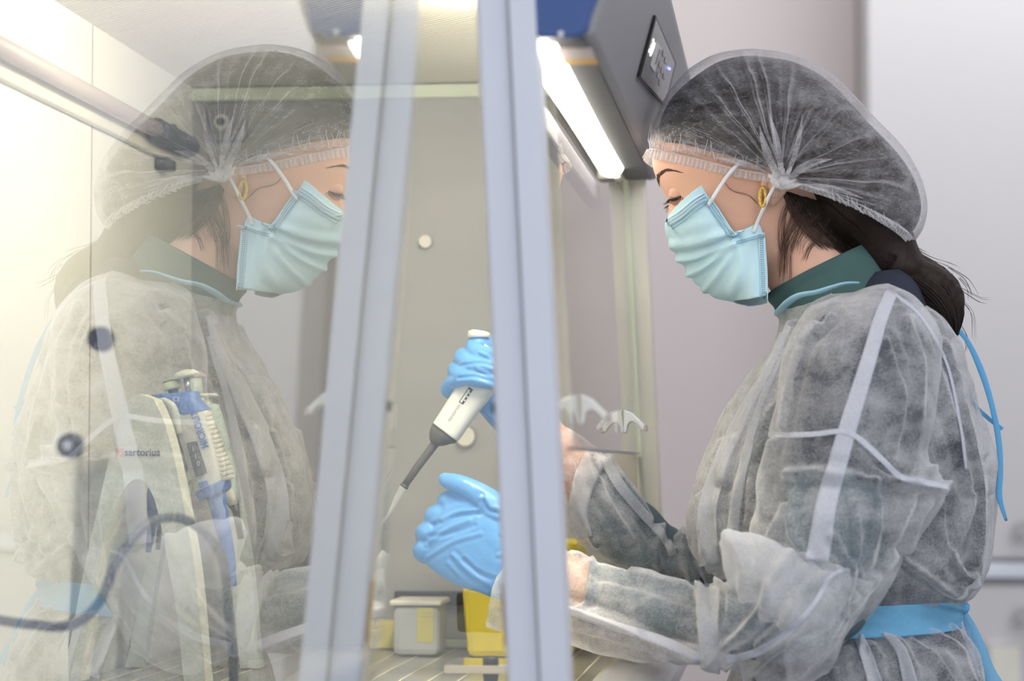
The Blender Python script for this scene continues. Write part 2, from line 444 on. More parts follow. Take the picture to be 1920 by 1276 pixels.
# ------------------------------------------------------------------ the safety cabinet
YN, YF, XB, ZC, ZS = 1.95, 2.95, -.735, 1.56, .865
def XS(z): return -.174 - (z - .915) * .047          # leaning plane of the front
cab = empty('safety_cabinet', (-.46, 2.45, 0), 'microbiological safety cabinet with blue end cap and sliding glass front that the person works in', 'cabinet')
box('back_panel', (XB - .03, YN, ZS - .06), (XB, YF + .03, ZC + .02), M['cab_back'], cab, 0)
box('back_panel_joint', (XB, 2.505, ZS), (XB + .001, 2.508, ZC), M['silver'], cab, 0)
hexa('far_side_panel', [(x, y, z) if x < -.5 else (XS(z) + .004, y, z) for x in (XB, 0) for y in (YF, YF + .03) for z in (ZS - .06, ZC + .02)], M['far_steel'], cab, 0)
box('top_rail', (XB, YF - .012, ZC - .018), (XS(ZC) - .03, YF - .0005, ZC - .002), M['green'], cab, .001)
box('filter_ceiling', (XB, YN + .01, ZC), (-.215, YF - .001, ZC + .02), M['hepa'], cab, 0)
box('ceiling_housing', (XB - .03, YN, ZC + .0201), (-.20, YF + .03, ZC + .32), M['cab_back'], cab, .004)
# black vent slot and discs coloured as bolt highlights on the far side
box('vent_slot', (W(742, 1100, YF)[0], YF - .014, .918), (-.30, YF - .0005, .934), M['black'], cab, .002)
for px, py, r in ((798, 453, .0085), (873, 818, .0125)):
    p = W(px, py, YF - .006); tube('bolt_highlight', [p, p + np.array([0, -.006, 0])], [r, r * .9], M['cream'], cab, n=20)
a = W(393, 268, YF); b = W(466, 193, YF)
so = box('socket', (a[0], YF - .014, a[2]), (b[0], YF - .0005, b[2]), M['panel'], cab, .004)
p = W(416, 229, YF - .015); tube('socket_ring', [p + np.array([0, .002, 0]), p + np.array([0, -.006, 0])], [.010, .009], M['stand'], so, n=24)
tube('socket_hole', [p + np.array([0, -.0055, 0]), p + np.array([0, -.008, 0])], [.0055, .005], M['black'], so, n=20)
# worktop of steel strips with pale beads between them
box('base_pan', (XB - .03, YN, ZS - .08), (XS(.86), YF + .03, ZS - .012), M['steel'], cab, .004)
nst = 18; x_lo, x_hi = XB + .002, -.185
for k in range(nst):
    xa = x_lo + (x_hi - x_lo) * k / nst; xb = x_lo + (x_hi - x_lo) * (k + 1) / nst
    box('worktop_strip', (xa + .0012, YN + .03, ZS - .0118), (xb - .0012, YF - .002, ZS), M['surf'], cab, .0008)
    if k: box('worktop_bead', (xa - .0011, YN + .03, ZS - .0118), (xa + .0011, YF - .002, ZS + .0006), M['groove'], cab, 0)
# posts
def post(Y, d, xoff, wd, mat, zb=.55, zt=ZC + .3, name='post'):
    v = []
    for dx in (0, 1):
        for y in (Y, Y + d):
            for z in (zb, zt): v.append((XS(z) + xoff + (dx - 1) * wd, y, z))
    return hexa(name, v, mat, cab, .003)
pn = post(YN, .05, .0, .0495, M['white_frame'], name='near_post')
def post_strip(Y, x_a, x_b, y_a, y_b, mat, zb=.56, zt=ZC + .29, name='post_groove', par=None):
    v = [(XS(z) + dx, y, z) for dx in (x_a, x_b) for y in (y_a, y_b) for z in (zb, zt)]
    return hexa(name, v, mat, par or cab, 0)
post_strip(YN, -.0235, -.0215, YN - .0012, YN + .001, M['cup_edge'], par=pn)
post_strip(YN, -.0505, -.0496, YN + .032, YN + .048, M['groove'], name='post_seal', par=pn)
post_strip(YN, -.0215, .0, YN - .004, YN - .0001, M['white_frame'], name='post_cover', par=pn)
# silver / orange label on the inner face of the near post
hexa('latch', [(XS(z) - .0525 + dx, y, z) for dx in (0, .003) for y in (YN + .006, YN + .022) for z in (1.131, 1.139)], M['black'], pn, 0)
hexa('orange_label', [(XS(z) - .0512 + dx, y, z) for dx in (0, .001) for y in (YN + .004, YN + .030) for z in (.942, .992)], M['orange'], pn, 0)
pf = post(YF - .0, .03, .031, .026, M['cream'], name='far_post')
post_strip(YF, .004, .011, YF - .006, YF + .004, M['green'], name='post_seal', par=pf)
hexa('post_edge', [(XS(z) + dx, y, z) for dx in (.006, .0095) for y in (YF - .012, YF - .007) for z in (.62, 1.098)], M['cup_edge'], pf, 0)
# near side window
nw = hexa('side_window', [(x, y, z) if x < -.5 else (XS(z) - .052, y, z) for x in (XB, 0) for y in (YN + .015, YN + .021) for z in (ZS - .01, ZC + .3)], M['glass2'], cab, 0)
for px, py, r, lc in ((188, 635, .0108, None), (131, 835, .0108, 1)):
    p = W(px, py, YN + .008)
    k = tube('window_plug', [p + np.array([0, .006, 0]), p + np.array([0, -.005, 0])], [r, r * .92], M['cable'], nw, n=24)
    if lc: tube('plug_centre', [p + np.array([0, -.005, 0]), p + np.array([0, -.007, 0])], [.004, .004], M['steel'], nw, n=16)
# sliding glass front
SB = 1.104
sash = hexa('sliding_sash', [(XS(z) + .006 + dx, y, z) for dx in (-.0025, .0025) for y in (YN + .055, YF - .012) for z in (SB - (.0), 1.41)], M['glass2'], cab, 0)
hexa('sash_edge', [(XS(z) + .006 + dx, y, z) for dx in (-.003, .003) for y in (YN + .055, YF - .012) for z in (SB - .003, SB - .0001)], M['panel'], sash, .0005)
def sash_handle(px, py, s):
    Xg = XS(1.14) + .009
    c = WX(px, py, Xg); X, Y, Z = c
    prof = [(0, 0), (.010, -.004), (.0195, -.0135), (.0245, -.0185), (.0245, -.0235), (.020, -.0235), (.0165, -.0185), (.0115, -.0145), (.0075, -.0145), (.0045, -.0185), (.0035, -.0265), (.0, -.0275)]
    for sg, nm in ((1, 'sash_handle'), (-1, 'handle_reflection')):  # second prism is a solid mirrored copy standing in for the reflection
        xx = X if sg > 0 else X - .006
        pts = [(xx + sg * a * s, Y - .012, Z + b * s) for a, b in prof]
        h = prism(nm, pts, (0, .020, 0), M['handle'], sash, .0022)
        if sg > 0:
            box('handle_tip', (X + .0225 * s, Y - .0125, Z - .0245 * s), (X + .0262 * s, Y + .0085, Z - .0175 * s), M['silver'], h, .001)
sash_handle(1090, 739, .98); sash_handle(1170, 767, .98)
# fascia: sloping front, blue end cap, control panel, lamp
FP = [(-.155, 1.438), (-.110, 1.560), (-.150, 1.62), (-.20, 1.88), (-.24, 1.88), (-.2105, 1.50), (-.196, 1.4405)]
FP2 = [(-.165, 1.435), (-.156, 1.441)] + FP[1:]
fas = prism('fascia', [(x, YN + .012, z) for x, z in FP], (0, YF + .02 - YN - .012, 0), M['fascia'], cab, .006)
capP = [(-.196, 1.437), (-.172, 1.4365), (-.162, 1.4385), (-.157, 1.445), (-.1545, 1.456), (-.112, 1.562), (-.150, 1.63), (-.20, 1.89), (-.25, 1.89), (-.23, 1.5), (-.215, 1.455)]
prism('end_cap', [(x, YN - .003, z) for x, z in capP], (0, .0145, 0), M['blue'], cab, .002)
p = W(1052, 64, YN - .002); tube('screw', [p + np.array([0, .002, 0]), p + np.array([0, -.003, 0])], [.0028, .0022], M['steel'], fas, n=12)
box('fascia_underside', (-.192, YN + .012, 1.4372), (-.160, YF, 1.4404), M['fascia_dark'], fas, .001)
box('silver_label', (-.190, 2.00, 1.4352), (-.1585, 2.045, 1.4371), M['silver'], fas, 0)
box('orange_label', (-.190, 2.045, 1.4352), (-.1585, 2.075, 1.4371), M['orange'], fas, 0)
# control panel standing a little proud of the sloping face
FN = np.array([.122, 0, -.045]); FN /= np.linalg.norm(FN)
FU = np.array([.045, 0, .122]); FU /= np.linalg.norm(FU)
F0 = np.array([-.155, 0, 1.438])
def face_pt(px, py, off=0.0):
    d = W(px, py, 2.5) - CAM
    t = ((F0 + FN * off - CAM) @ FN) / (d @ FN)
    return CAM + d * t
def face_plate(name, quad, off0, off1, mat, parent, bev=.0006):
    a = [face_pt(*q) for q in quad]
    v = [p + FN * off0 for p in a] + [p + FN * off1 for p in a]
    f = [(0, 1, 2, 3), (7, 6, 5, 4), (0, 4, 5, 1), (1, 5, 6, 2), (2, 6, 7, 3), (3, 7, 4, 0)]
    o = fix_normals(make(name, v, f, mat, parent, smooth=False))
    if bev: bevel(o, bev)
    return o
rim = face_plate('panel_rim', [(1225, 27), (1264, 116), (1244, 199), (1193, 143)], .0002, .003, M['black'], fas)
pan = face_plate('control_panel', [(1223, 33), (1259, 116), (1240, 192), (1195, 142)], .003, .0042, M['panel'], fas)
face_plate('display', [(1223, 74), (1231, 88), (1219, 133), (1211, 119)], .0043, .0052, M['handle'], pan, 0)
face_plate('display_slot', [(1227, 88), (1229, 92), (1221, 118), (1219, 116)], .0053, .0057, M['panel'], pan, 0)
face_plate('status_led', [(1245, 122), (1249, 124), (1248, 129), (1244, 127)], .0043, .0058, M['led'], pan, 0)
for (ax, ay) in ((1236, 92), (1240, 104), (1229, 112), (1233, 124), (1226, 132), (1237, 134), (1229, 146)):
    face_plate('key', [(ax, ay), (ax + 3, ay + 4), (ax + 1, ay + 13), (ax - 2, ay + 9)], .0043, .0050, M['silver'], pan, 0)
def text(name, body, size, o, xdir, ydir, mat, parent=None, ext=.0002, align='CENTER', sx=1.0, off=0.0):
    c = bpy.data.curves.new(name, 'FONT'); c.body = body; c.size = size; c.extrude = ext; c.offset = off; c.align_x = align; c.align_y = 'CENTER'
    ob = bpy.data.objects.new(name, c); COL.objects.link(ob); c.materials.append(mat)
    x = Vector(xdir).normalized(); y = Vector(ydir); y = (y - x * y.dot(x)).normalized(); z = x.cross(y)
    m = Matrix((x * sx, y, z)).transposed().to_4x4(); m.translation = Vector(o)
    me = bpy.data.meshes.new_from_object(ob); bpy.data.objects.remove(ob)
    if not me.materials: me.materials.append(mat)
    ob = bpy.data.objects.new(name, me); COL.objects.link(ob)
    ob.matrix_world = m
    if parent is not None:
        ob.parent = parent
        ob.matrix_parent_inverse = (Matrix.Translation(parent.location) if parent.type == 'EMPTY' else Matrix.Identity(4)).inverted()
    return ob
p = face_pt(1214, 88) + FN * .0046
text('display_digits', '30', .020, p, (0, 1, 0), FU, M['lit'], pan, .0003, sx=1.9)
# lamp tube with holder
Yl0, Yl1 = YN + .03, 2.83
xl, zl = -.2015, 1.4485
lampo = tube('lamp_tube', [(xl, Yl0, zl - .006), (xl, Yl1, zl - .006)], [.0165, .0165], M['lamp'], cab, n=20)
box('lamp_holder', (xl - .016, Yl1, zl - .024), (xl + .012, Yl1 + .03, zl + .010), M['cream'], cab, .003)
box('lamp_lip', (-.236, YN + .055, 1.398), (-.219, 2.90, 1.424), M['fascia'], cab, .004)
il = tube('added_fill_tube', [(-.260, 2.11, 1.530), (-.260, 2.42, 1.530)], [.011, .011], M['fill_tube'], cab, n=16)  # tube and holders added to brighten the cabinet inside, unseen behind near post
for y in (2.10, 2.42): box('lamp_holder', (-.272, y - .006, 1.518), (-.248, y + .006, ZC - .0001), M['cream'], il, .001)
# armrest along the front edge
arm = [(-.190, .8405), (-.190, .866), (-.178, .8745), (-.150, .8735), (-.128, .868), (-.116, .857), (-.115, .842), (-.122, .830), (-.150, .8295), (-.178, .832)]
prism('armrest', [(x + .002, YN + .06, z + .014) for x, z in arm], (0, .88, 0), M['steel'], cab, .006)
# ultraviolet lamp bar on the back wall
zb_ = 1.472
uv = tube('tube_bar', [(XB + .022, YN + .05, zb_), (XB + .022, 2.75, zb_)], [.0095, .0095], M['silver'], cab, n=16)
box('bar_backing', (XB + .0005, YN + .05, zb_ - .022), (XB + .010, 2.86, zb_ + .014), M['cream'], cab, .002)
e1 = tube('bar_end_fitting', [(XB + .022, 2.69, zb_), (XB + .022, 2.845, zb_), (XB + .022, 2.86, zb_)], [.0135, .0135, .008], M['cable'], cab, n=20)
p = np.array([XB + .022, 2.71, zb_]); tube('fitting_knob', [p, p + np.array([.018, -.006, 0])], [.009, .008], M['cable'], e1, n=16)
box('bar_bracket', (XB + .0005, 2.765, zb_ - .036), (XB + .018, 2.80, zb_ - .0225), M['cable'], cab, .002)
# stand of the cabinet
for y in (YN + .01, YF - .05):
    for x in (XB, -.26):
        box('leg', (x, y, 0), (x + .05, y + .05, ZS - .081), M['white_frame'], cab, .003)
    box('leg_rail', (XB + .051, y + .005, .08), (-.261, y + .045, .12), M['white_frame'], cab, .003)

# ------------------------------------------------------------------ glass screen beside the camera (its face mirrors the person)
TH, AL, AX = .038099, -.022081, -.27911
mn = np.array([math.cos(TH) * math.cos(AL), math.sin(TH) * math.cos(AL), math.sin(AL)])
def MX(Y, z): return AX - (mn[1] * (Y - 1.95) + mn[2] * (z - 1.09)) / mn[0]
scr = empty('glass_screen', (-.25, 1.2, 0), 'upright clear glass screen at the left whose face mirrors the person', 'screen')
def slab(name, ya0, ya1, yb0, yb1, z0, z1, t0, t1, mat, parent, bev=0):
    """slab in the leaning screen plane; ya = edges at the bottom, yb = edges at the top"""
    v = []
    for t in (t0, t1):
        for i in (0, 1):
            for z, yy in ((z0, (ya0, ya1)), (z1, (yb0, yb1))):
                v.append(np.array([MX(yy[i], z), yy[i], z]) + mn * t)
    return hexa(name, v, mat, parent, bev)
slab('glass_pane', .55, 1.425, .55, 1.88, .40, 1.90, -.004, 0, M['glass'], scr)
slab('bottom_rail', .55, 1.583, .55, 1.594, .925, .964, -.050, -.0041, M['steel'], scr, .004)
for y in (.56, 1.37):
    pf_ = slab('foot', y, y + .045, y, y + .045, 0, .40, -.03, .02, M['steel'], scr, .004)

# ------------------------------------------------------------------ small things on the worktop
# yellow waste bin
def tapered(name, px0, px1, py0, py1, Yc, z0, z1, mat, parent, shrink=.85, depth=.11, bev=.008):
    a = W(px0, py1, Yc)[0]; b = W(px1, py1, Yc)[0]; c = (a + b) / 2; hw = (b - a) / 2; hd = depth / 2
    v = []
    for sx in (-1, 1):
        for sy in (-1, 1):
            for z, s in ((z0, shrink), (z1, 1)): v.append((c + sx * hw * s, Yc + sy * hd * s, z))
    return hexa(name, v, mat, parent, bev)
zt = W(960, 1012, 2.84)[2]
bn = tapered('waste_bin', 872, 1092, 1215, 1012, 2.84, ZS + .0012, zt, M['yellow'], None, .86, .13)
props(bn, 'yellow plastic waste bin standing on the worktop behind the lower gloved hand', 'bin')
# clouded tub with lid and yellow label
Yt = 2.80
tb = empty('sample_tub', (W(770, 1210, Yt)[0], Yt, ZS), 'clouded plastic tub with cream lid and yellow label left of the yellow bin', 'tub')
xa, xb = W(736, 1200, Yt)[0], W(822, 1200, Yt)[0]
zt = W(770, 1135, Yt)[2]
box('tub_body', (xa, Yt, ZS + .0012), (xb, Yt + .07, zt), M['tub'], tb, .008)
box('lid', (xa - .004, Yt - .004, zt), (xb + .004, Yt + .074, W(770, 1124, Yt)[2]), M['cream'], tb, .004)
box('label', (W(782, 1200, Yt)[0], Yt - .0012, W(770, 1203, Yt)[2]), (xb - .006, Yt - .0001, zt - .002), M['yellow_label'], tb, 0)
for k, py in enumerate((1148, 1155)):
    p = W(806, py, Yt - .0016); text('label_print', '~~~', .011, p, (1, 0, 0), (0, 0, 1), M['text_pale'], tb)
bx = box('sample_box', (W(690, 1200, 2.90)[0], 2.905, ZS + .0012), (W(812, 1200, 2.90)[0], 2.94, W(770, 1165, 2.90)[2]), M['yellow_label'], None, .003)
props(bx, 'low yellowish box on the worktop behind the clouded tub', 'box')
gt = box('green_tray', (W(818, 1200, 2.93)[0], 2.925, ZS + .0012), (W(885, 1200, 2.93)[0], 2.944, W(850, 1199, 2.93)[2]), M['green'], None, .002)
props(gt, 'flat pale green tray along the far side between tub and yellow bin', 'tray')
# clear acrylic rack on black screw feet
Yr = 2.30
rk = empty('acrylic_rack', (W(900, 1276, Yr)[0], Yr, ZS), 'clear acrylic rack plate on black screw feet at the bottom middle', 'rack')
zt, zbm = W(900, 1247, Yr)[2], W(900, 1262, Yr)[2]
box('plate', (W(833, 1255, Yr)[0], Yr, zbm), (W(1040, 1255, Yr)[0], Yr + .09, zt), M['acrylic'], rk, .001)
box('plate_edge', (W(833, 1255, Yr)[0], Yr - .0015, zbm), (W(1040, 1255, Yr)[0], Yr - .0002, zt), M['rack_edge'], rk, .0004)
for px in (920, 1030):
    p = W(px, 1247, Yr + .012)
    tube('screw_head', [(p[0], p[1], zt), (p[0], p[1], zt + .0064), (p[0], p[1], zt + .0072)], [.0076, .0076, .0068], M['black'], rk, n=24)
    tube('foot', [(p[0], p[1], zbm), (p[0], p[1], zbm - .008), (p[0], p[1], ZS + .001)], [.0078, .0068, .006], M['black'], rk, n=24)
# cable loops
cb = tube('cable', [np.array([XB + .004, 2.06, .99]), W(-120, 1148, 2.03), W(-40, 1155, 2.02), W(40, 1168, 2.02), W(130, 1172, 2.02), W(185, 1130, 2.03), W(215, 1060, 2.04), W(255, 1000, 2.06), (W(300, 972, 2.1)), W(350, 975, 2.14), W(395, 1010, 2.18), W(420, 1060, 2.22), W(428, 1150, 2.26), np.array([W(430, 1200, 2.28)[0], 2.28, ZS + .005]), np.array([W(300, 1200, 2.34)[0], 2.36, ZS + .005])],
          [.0045] * 15, M['cable'], None, n=10, steps=90)
props(cb, 'dark blurred cable looping through the lower left of the cabinet', 'cable')

# ------------------------------------------------------------------ pipette stand and pipettes in it
YSt = 2.44
st = empty('pipette_stand', (W(250, 1286, YSt)[0], YSt, ZS), 'pale grey arched pipette stand with sartorius printed on it', 'stand')
outer = [(262, 738), (240, 750), (224, 790), (200, 880), (178, 975), (155, 1080), (115, 1288)]
inner = [(150, 1288), (166, 1170), (185, 1060), (205, 985), (228, 925), (243, 904), (258, 897), (272, 904), (288, 932), (302, 985), (316, 1060), (334, 1170), (345, 1288)]
outer2 = [(385, 1288), (368, 1090), (350, 975), (328, 865), (308, 792), (288, 748)]
pts = [W(x, y, YSt) for x, y in catmull(outer, 24)] + [W(x, y, YSt) for x, y in catmull(inner, 40)] + [W(x, y, YSt) for x, y in catmull(outer2, 22)]
ZB = ZS + .0015
for q in pts: q[2] = max(q[2], ZB)
n_ = len(pts); vec = np.array([.004, .018, 0])
bm = bmesh.new(); vs = [bm.verts.new(p) for p in pts]; f = bm.faces.new(vs)
r = bmesh.ops.triangulate(bm, faces=[f])
ex = bmesh.ops.extrude_face_region(bm, geom=bm.faces[:])
bmesh.ops.translate(bm, vec=Vector(vec), verts=[e for e in ex['geom'] if isinstance(e, bmesh.types.BMVert)])
bmesh.ops.recalc_face_normals(bm, faces=bm.faces[:])
me = bpy.data.meshes.new('front_arch'); bm.to_mesh(me); bm.free(); me.materials.append(M['stand']); me.materials.append(M['stand_in'])
for pgn in me.polygons:
    if abs(pgn.normal[1]) < .8 and pgn.normal[0] > .1: pgn.material_index = 1
fa = bpy.data.objects.new('front_arch', me); COL.objects.link(fa); attach(fa, st); bevel(fa, .003, 3)
# rear arch, upper hanger and base
ra_pts = [p + np.array([.02, .17, 0]) for p in pts]
bm = bmesh.new(); vs = [bm.verts.new(p) for p in ra_pts]; f = bm.faces.new(vs); bmesh.ops.triangulate(bm, faces=[f])
ex = bmesh.ops.extrude_face_region(bm, geom=bm.faces[:]); bmesh.ops.translate(bm, vec=Vector((0, .02, 0)), verts=[e for e in ex['geom'] if isinstance(e, bmesh.types.BMVert)])
bmesh.ops.recalc_face_normals(bm, faces=bm.faces[:])
me = bpy.data.meshes.new('rear_arch'); bm.to_mesh(me); bm.free(); me.materials.append(M['stand'])
ra = bpy.data.objects.new('rear_arch', me); COL.objects.link(ra); attach(ra, st); bevel(ra, .002)
hg = W(266, 770, YSt)
tube('hanger_bar', [hg + np.array([0.004, .02, 0]), hg + np.array([.02, .18, 0])], [.010, .010], M['stand'], st, n=16)
loft('finger_hook', [(300, 752, 345, 745, 0, .008, .008), (305, 800, 345, 800, 0, .008, .008), (318, 860, 352, 870, 0, .008, .008), (330, 880, 350, 885, 0, .006, .006)], M['pip_navy'], st, base=2.53, nv=16, nu=16)
t1 = W(267, 848, YSt - .0006)
text('brand_print', 'sartorius', .0105, t1, (1, 0, 0), (0, 0, 1), M['text_grey'], st, .0003, sx=1.0, off=.00022)
for i in range(6):
    for j in range(6):
        p = W(217.5 + i * 2.8, 841 + j * 2.8, YSt - .0004)
        if (i + j) % 7 != 6:
            o = box('print_dot', (p[0] - .0005, p[1], p[2] - .0005), (p[0] + .0005, p[1] + .0003, p[2] + .0005), M['text_orange'], st, 0)

def pipette_hanging():
    t = empty('pipette', tuple(W(415, 1120, 2.50)), 'blue and white pipette with ribbed grip hanging in the stand', 'pipette', 'pipettes in the stand')
    B = 2.50
    loft('body', [(326, 772, 392, 764, 0, .016, .016), (338, 820, 405, 800, 0, .016, .016), (356, 880, 420, 855, 0, .0155, .015), (368, 926, 430, 898, 0, .013, .013)], M['pip_white'], t, base=B, nv=24, nu=28, e=3)
    loft('head_cover', [(284, 741, 372, 733, 0, .015, .015), (300, 756, 376, 748, 0, .0165, .016), (326, 774, 392, 764, 0, .0168, .016), (338, 782, 394, 768, 0, .0168, .016)], M['pip_blue'], t, base=B, nv=14, nu=28, e=3)
    loft('finger_rest', [(296, 748, 318, 745, -.004, .0165, .01), (312, 760, 338, 756, -.004, .0165, .01), (322, 785, 346, 780, -.004, .016, .01), (330, 815, 349, 810, -.004, .015, .01)], M['stand'], t, base=B, nv=16, nu=20)
    loft('collar', [(366, 924, 431, 896, 0, .0145, .014), (376, 938, 432, 912, 0, .0145, .014), (384, 934, 420, 926, 0, .012, .012)], M['pip_blue'], t, base=B, nv=10, nu=24, e=3)
    loft('shaft', [(386, 930, 424, 920, 0, .009, .009), (402, 985, 430, 975, 0, .007, .007), (418, 1040, 440, 1035, 0, .006, .006), (428, 1100, 444, 1098, 0, .004, .004)], M['pip_blue'], t, base=B, nv=18, nu=18)
    ax = np.array([39.0, -15.0])
    for k in range(15):
        u = k / 14; cxp = 383 + (427 - 383) * u; cyp = 778 + (895 - 778) * u
        tube('grip_rib', [W(cxp - 11, cyp + 3.5, B - .010), W(cxp + 4, cyp - 1, B - .011), W(cxp + 12, cyp - 3.5, B - .002)], [.0019, .0026, .0022], M['cream'], t, n=8, steps=6)
    # display window
    q = [(349, 830), (369, 826), (389, 886), (367, 894)]
    v = [W(x, y, B - .0168) for x, y in q] + [W(x, y, B - .0150) for x, y in q]
    dw = fix_normals(make('display_window', v, [(0, 1, 2, 3), (7, 6, 5, 4), (0, 4, 5, 1), (1, 5, 6, 2), (2, 6, 7, 3), (3, 7, 4, 0)], M['display'], t, False)); bevel(dw, .0006)
    q = [(371, 905), (388, 900), (392, 909), (375, 914)]
    v = [W(x, y, B - .0165) for x, y in q] + [W(x, y, B - .0130) for x, y in q]
    fix_normals(make('volume_plate', v, [(0, 1, 2, 3), (7, 6, 5, 4), (0, 4, 5, 1), (1, 5, 6, 2), (2, 6, 7, 3), (3, 7, 4, 0)], M['pip_blue'], t, False))
    dn = W(389, 889, B) - W(369, 828, B)
    for k, ch in enumerate('110'):
        text('display_digit', ch, .0075, W(362 + 5 * k, 841 + 14 * k, B - .0172), tuple(W(20, 0, 1) - W(0, 4, 1)), tuple(-dn), M['text_white'], t, .0001)
    text('name_print', 'MICROLIT', .0105, W(375, 805, B - .0171), tuple(-dn), tuple(-(W(20, 0, 1) - W(0, 5, 1))), M['text_blue'], t, .0002, sx=.86, off=.0003)
    text('mark_print', 'CE', .0065, W(331, 748, B - .0172), (1, 0, .1), (0, 0, 1), M['text_white'], t, .0001)
    # plunger button, stem, adjusting wheel
    a = np.array(W(350, 712, B)); b_ = np.array(W(350, 694, B)); up_ = (W(345, 690, B) - W(355, 735, B)); up_ /= np.linalg.norm(up_)
    base_ = W(354, 736, B); tp = W(349, 708, B)
    tube('plunger_stem', [base_, tp], [.0032, .0032], M['steel'], t, n=12)
    tube('plunger_button', [tp, tp + up_ * .001, tp + up_ * .004, tp + up_ * .007, tp + up_ * .0085], [.009, .0145, .0142, .010, .003], M['pip_white'], t, n=28)
    wb = W(326, 738, B); wv = W(321, 716, B) - wb; wv /= np.linalg.norm(wv)
    tube('wheel_stem', [wb, wb + wv * .006], [.0055, .0055], M['pip_navy'], t, n=14)
    w_ = tube('adjusting_wheel', [wb + wv * .005, wb + wv * .006, wb + wv * .0125, wb + wv * .013], [.0095, .0102, .0102, .0095], M['pip_wheel'], t, n=24)
    tube('wheel_top', [wb + wv * .013, wb + wv * .0146], [.0098, .0085], M['pip_grey'], w_, n=24)
    return t
pipette_hanging()
t = empty('pipette', tuple(W(440, 1060, 2.57)), 'pale green and cream pipette hanging behind the blue and white one', 'pipette', 'pipettes in the stand')
loft('body', [(384, 760, 410, 757, 0, .012, .012), (390, 800, 420, 790, 0, .013, .013), (405, 870, 436, 860, 0, .012, .012), (418, 945, 449, 940, 0, .010, .010)], M['pip_green'], t, base=2.57, nv=20, nu=20)
tube('plunger_button', [W(390, 745, 2.57), W(390, 742, 2.57), W(390, 737, 2.57)], [.008, .0125, .009], M['pip_white'], t, n=24)
tube('plunger_stem', [W(391, 762, 2.57), W(390, 744, 2.57)], [.0045, .004], M['pip_white'], t, n=12)
tube('ejector_spring', [W(428, 918, 2.555), W(438, 945, 2.555)], [.005, .005], M['cream'], t, n=12)
tube('shaft', [W(436, 940, 2.57), W(443, 960, 2.57), W(452, 1010, 2.57)], [.007, .004, .0035], M['pip_grey'], t, n=12)
t = empty('pipette', tuple(W(360, 1060, 2.63)), 'upright pipette with broad pale button seen just behind the blue head', 'pipette', 'pipettes in the stand')
loft('body', [(352, 745, 392, 742, 0, .012, .012), (360, 800, 396, 795, 0, .013, .013), (380, 900, 408, 895, 0, .011, .011)], M['pip_green'], t, base=2.63, nv=16, nu=20)
tube('plunger_stem', [W(366, 742, 2.63), W(363, 708, 2.63)], [.009, .009], M['pip_green'], t, n=16)
tube('plunger_button', [W(363, 708, 2.63), W(363, 705, 2.63), W(362, 699, 2.63)], [.010, .0135, .009], M['silver'], t, n=24)
tube('shaft', [W(394, 895, 2.63), W(410, 990, 2.63)], [.006, .003], M['pip_grey'], t, n=12)
t = empty('pipette', tuple(W(280, 1040, 2.50)), 'dark slim pipette ends hanging behind the arch opening', 'pipette', 'pipettes in the stand')
tube('shaft', [W(298, 880, 2.55), W(292, 930, 2.55), W(284, 990, 2.55), W(278, 1035, 2.55)], [.009, .010, .005, .003], M['pip_navy'], t, n=12)
tube('ejector', [W(306, 880, 2.56), W(302, 950, 2.56), W(296, 1030, 2.56)], [.005, .003, .0025], M['pip_grey'], t, n=12)

# ------------------------------------------------------------------ pipette held in the raised hand
YP = 2.60
hp = empty('handheld_pipette', tuple(W(750, 925, YP)), 'white pipette with dark grey shaft held in the raised gloved hand', 'pipette')
loft('body', [(813, 792, 858, 826, 0, .0150, .0145), (817, 786, 864, 819, 0, .0158, .0155), (843, 745, 893, 778, 0, .016, .0155), (870, 700, 925, 738, 0, .016, .0155), (893, 664, 945, 700, 0, .015, .0155), (905, 640, 948, 672, 0, .013, .014)], M['pip_white'], hp, base=YP, nv=36, nu=32, e=3.2)
sd = W(858, 826, YP) - W(813, 792, YP)
loft('collar', [(812, 792, 857, 827, 0, .0135, .0135), (809, 798, 853, 831, 0, .0135, .0135), (806, 806, 845, 832, 0, .0125, .0125), (805, 818, 834, 835, 0, .010, .010), (806, 826, 824, 836, 0, .006, .006)], M['pip_grey'], hp, base=YP, nv=20, nu=24)
tube('shaft', [W(822, 822, YP), W(812, 836, YP), W(782, 876, YP), W(757, 912, YP)], [.0052, .0049, .0044, .0040], M['pip_grey'], hp, n=16)
tube('shaft_ring', [W(760, 908, YP), W(757, 913, YP)], [.0048, .0048], M['pip_grey'], hp, n=16)
tube('disposable_tip', [W(757, 912, YP), W(752, 920, YP), W(744, 934, YP), W(728, 965, YP), W(712, 990, YP)], [.0046, .0041, .0034, .0016, .0005], M['tip'], hp, n=16)
# read-out window frame and print, lying on the near face
bt = bvh(hp.children[0]) if False else None
bodyo = [c for c in COL.objects if c.name.startswith('body') and c.parent == hp][0]
tb_ = [bvh(bodyo)]
def onb(px, py, off=.0006): return ray_to(tb_, px, py, None, off)[0]
U = np.array([30.0, -44.0]) / math.hypot(30, 44); Vv = np.array([-U[1], U[0]])
def bp(u, v): c = np.array([873.5, 741.5]) + U * u + Vv * v; return tuple(c)
def plate(name, uv, off, mat, parent):
    a = [onb(*bp(*q), off) for q in uv]; b2 = [onb(*bp(*q), -.0006) for q in uv]
    return fix_normals(make(name, a + b2, [(0, 1, 2, 3), (7, 6, 5, 4), (0, 4, 5, 1), (1, 5, 6, 2), (2, 6, 7, 3), (3, 7, 4, 0)], mat, parent, False))
rw = plate('readout_frame', [(-17, -4.5), (17, -4.5), (17, 5), (-17, 5)], .0006, M['black'], hp)
plate('readout_face', [(-15.5, -3), (13, -3), (13, 1), (-15.5, 1)], .0009, M['pip_white'], hp)
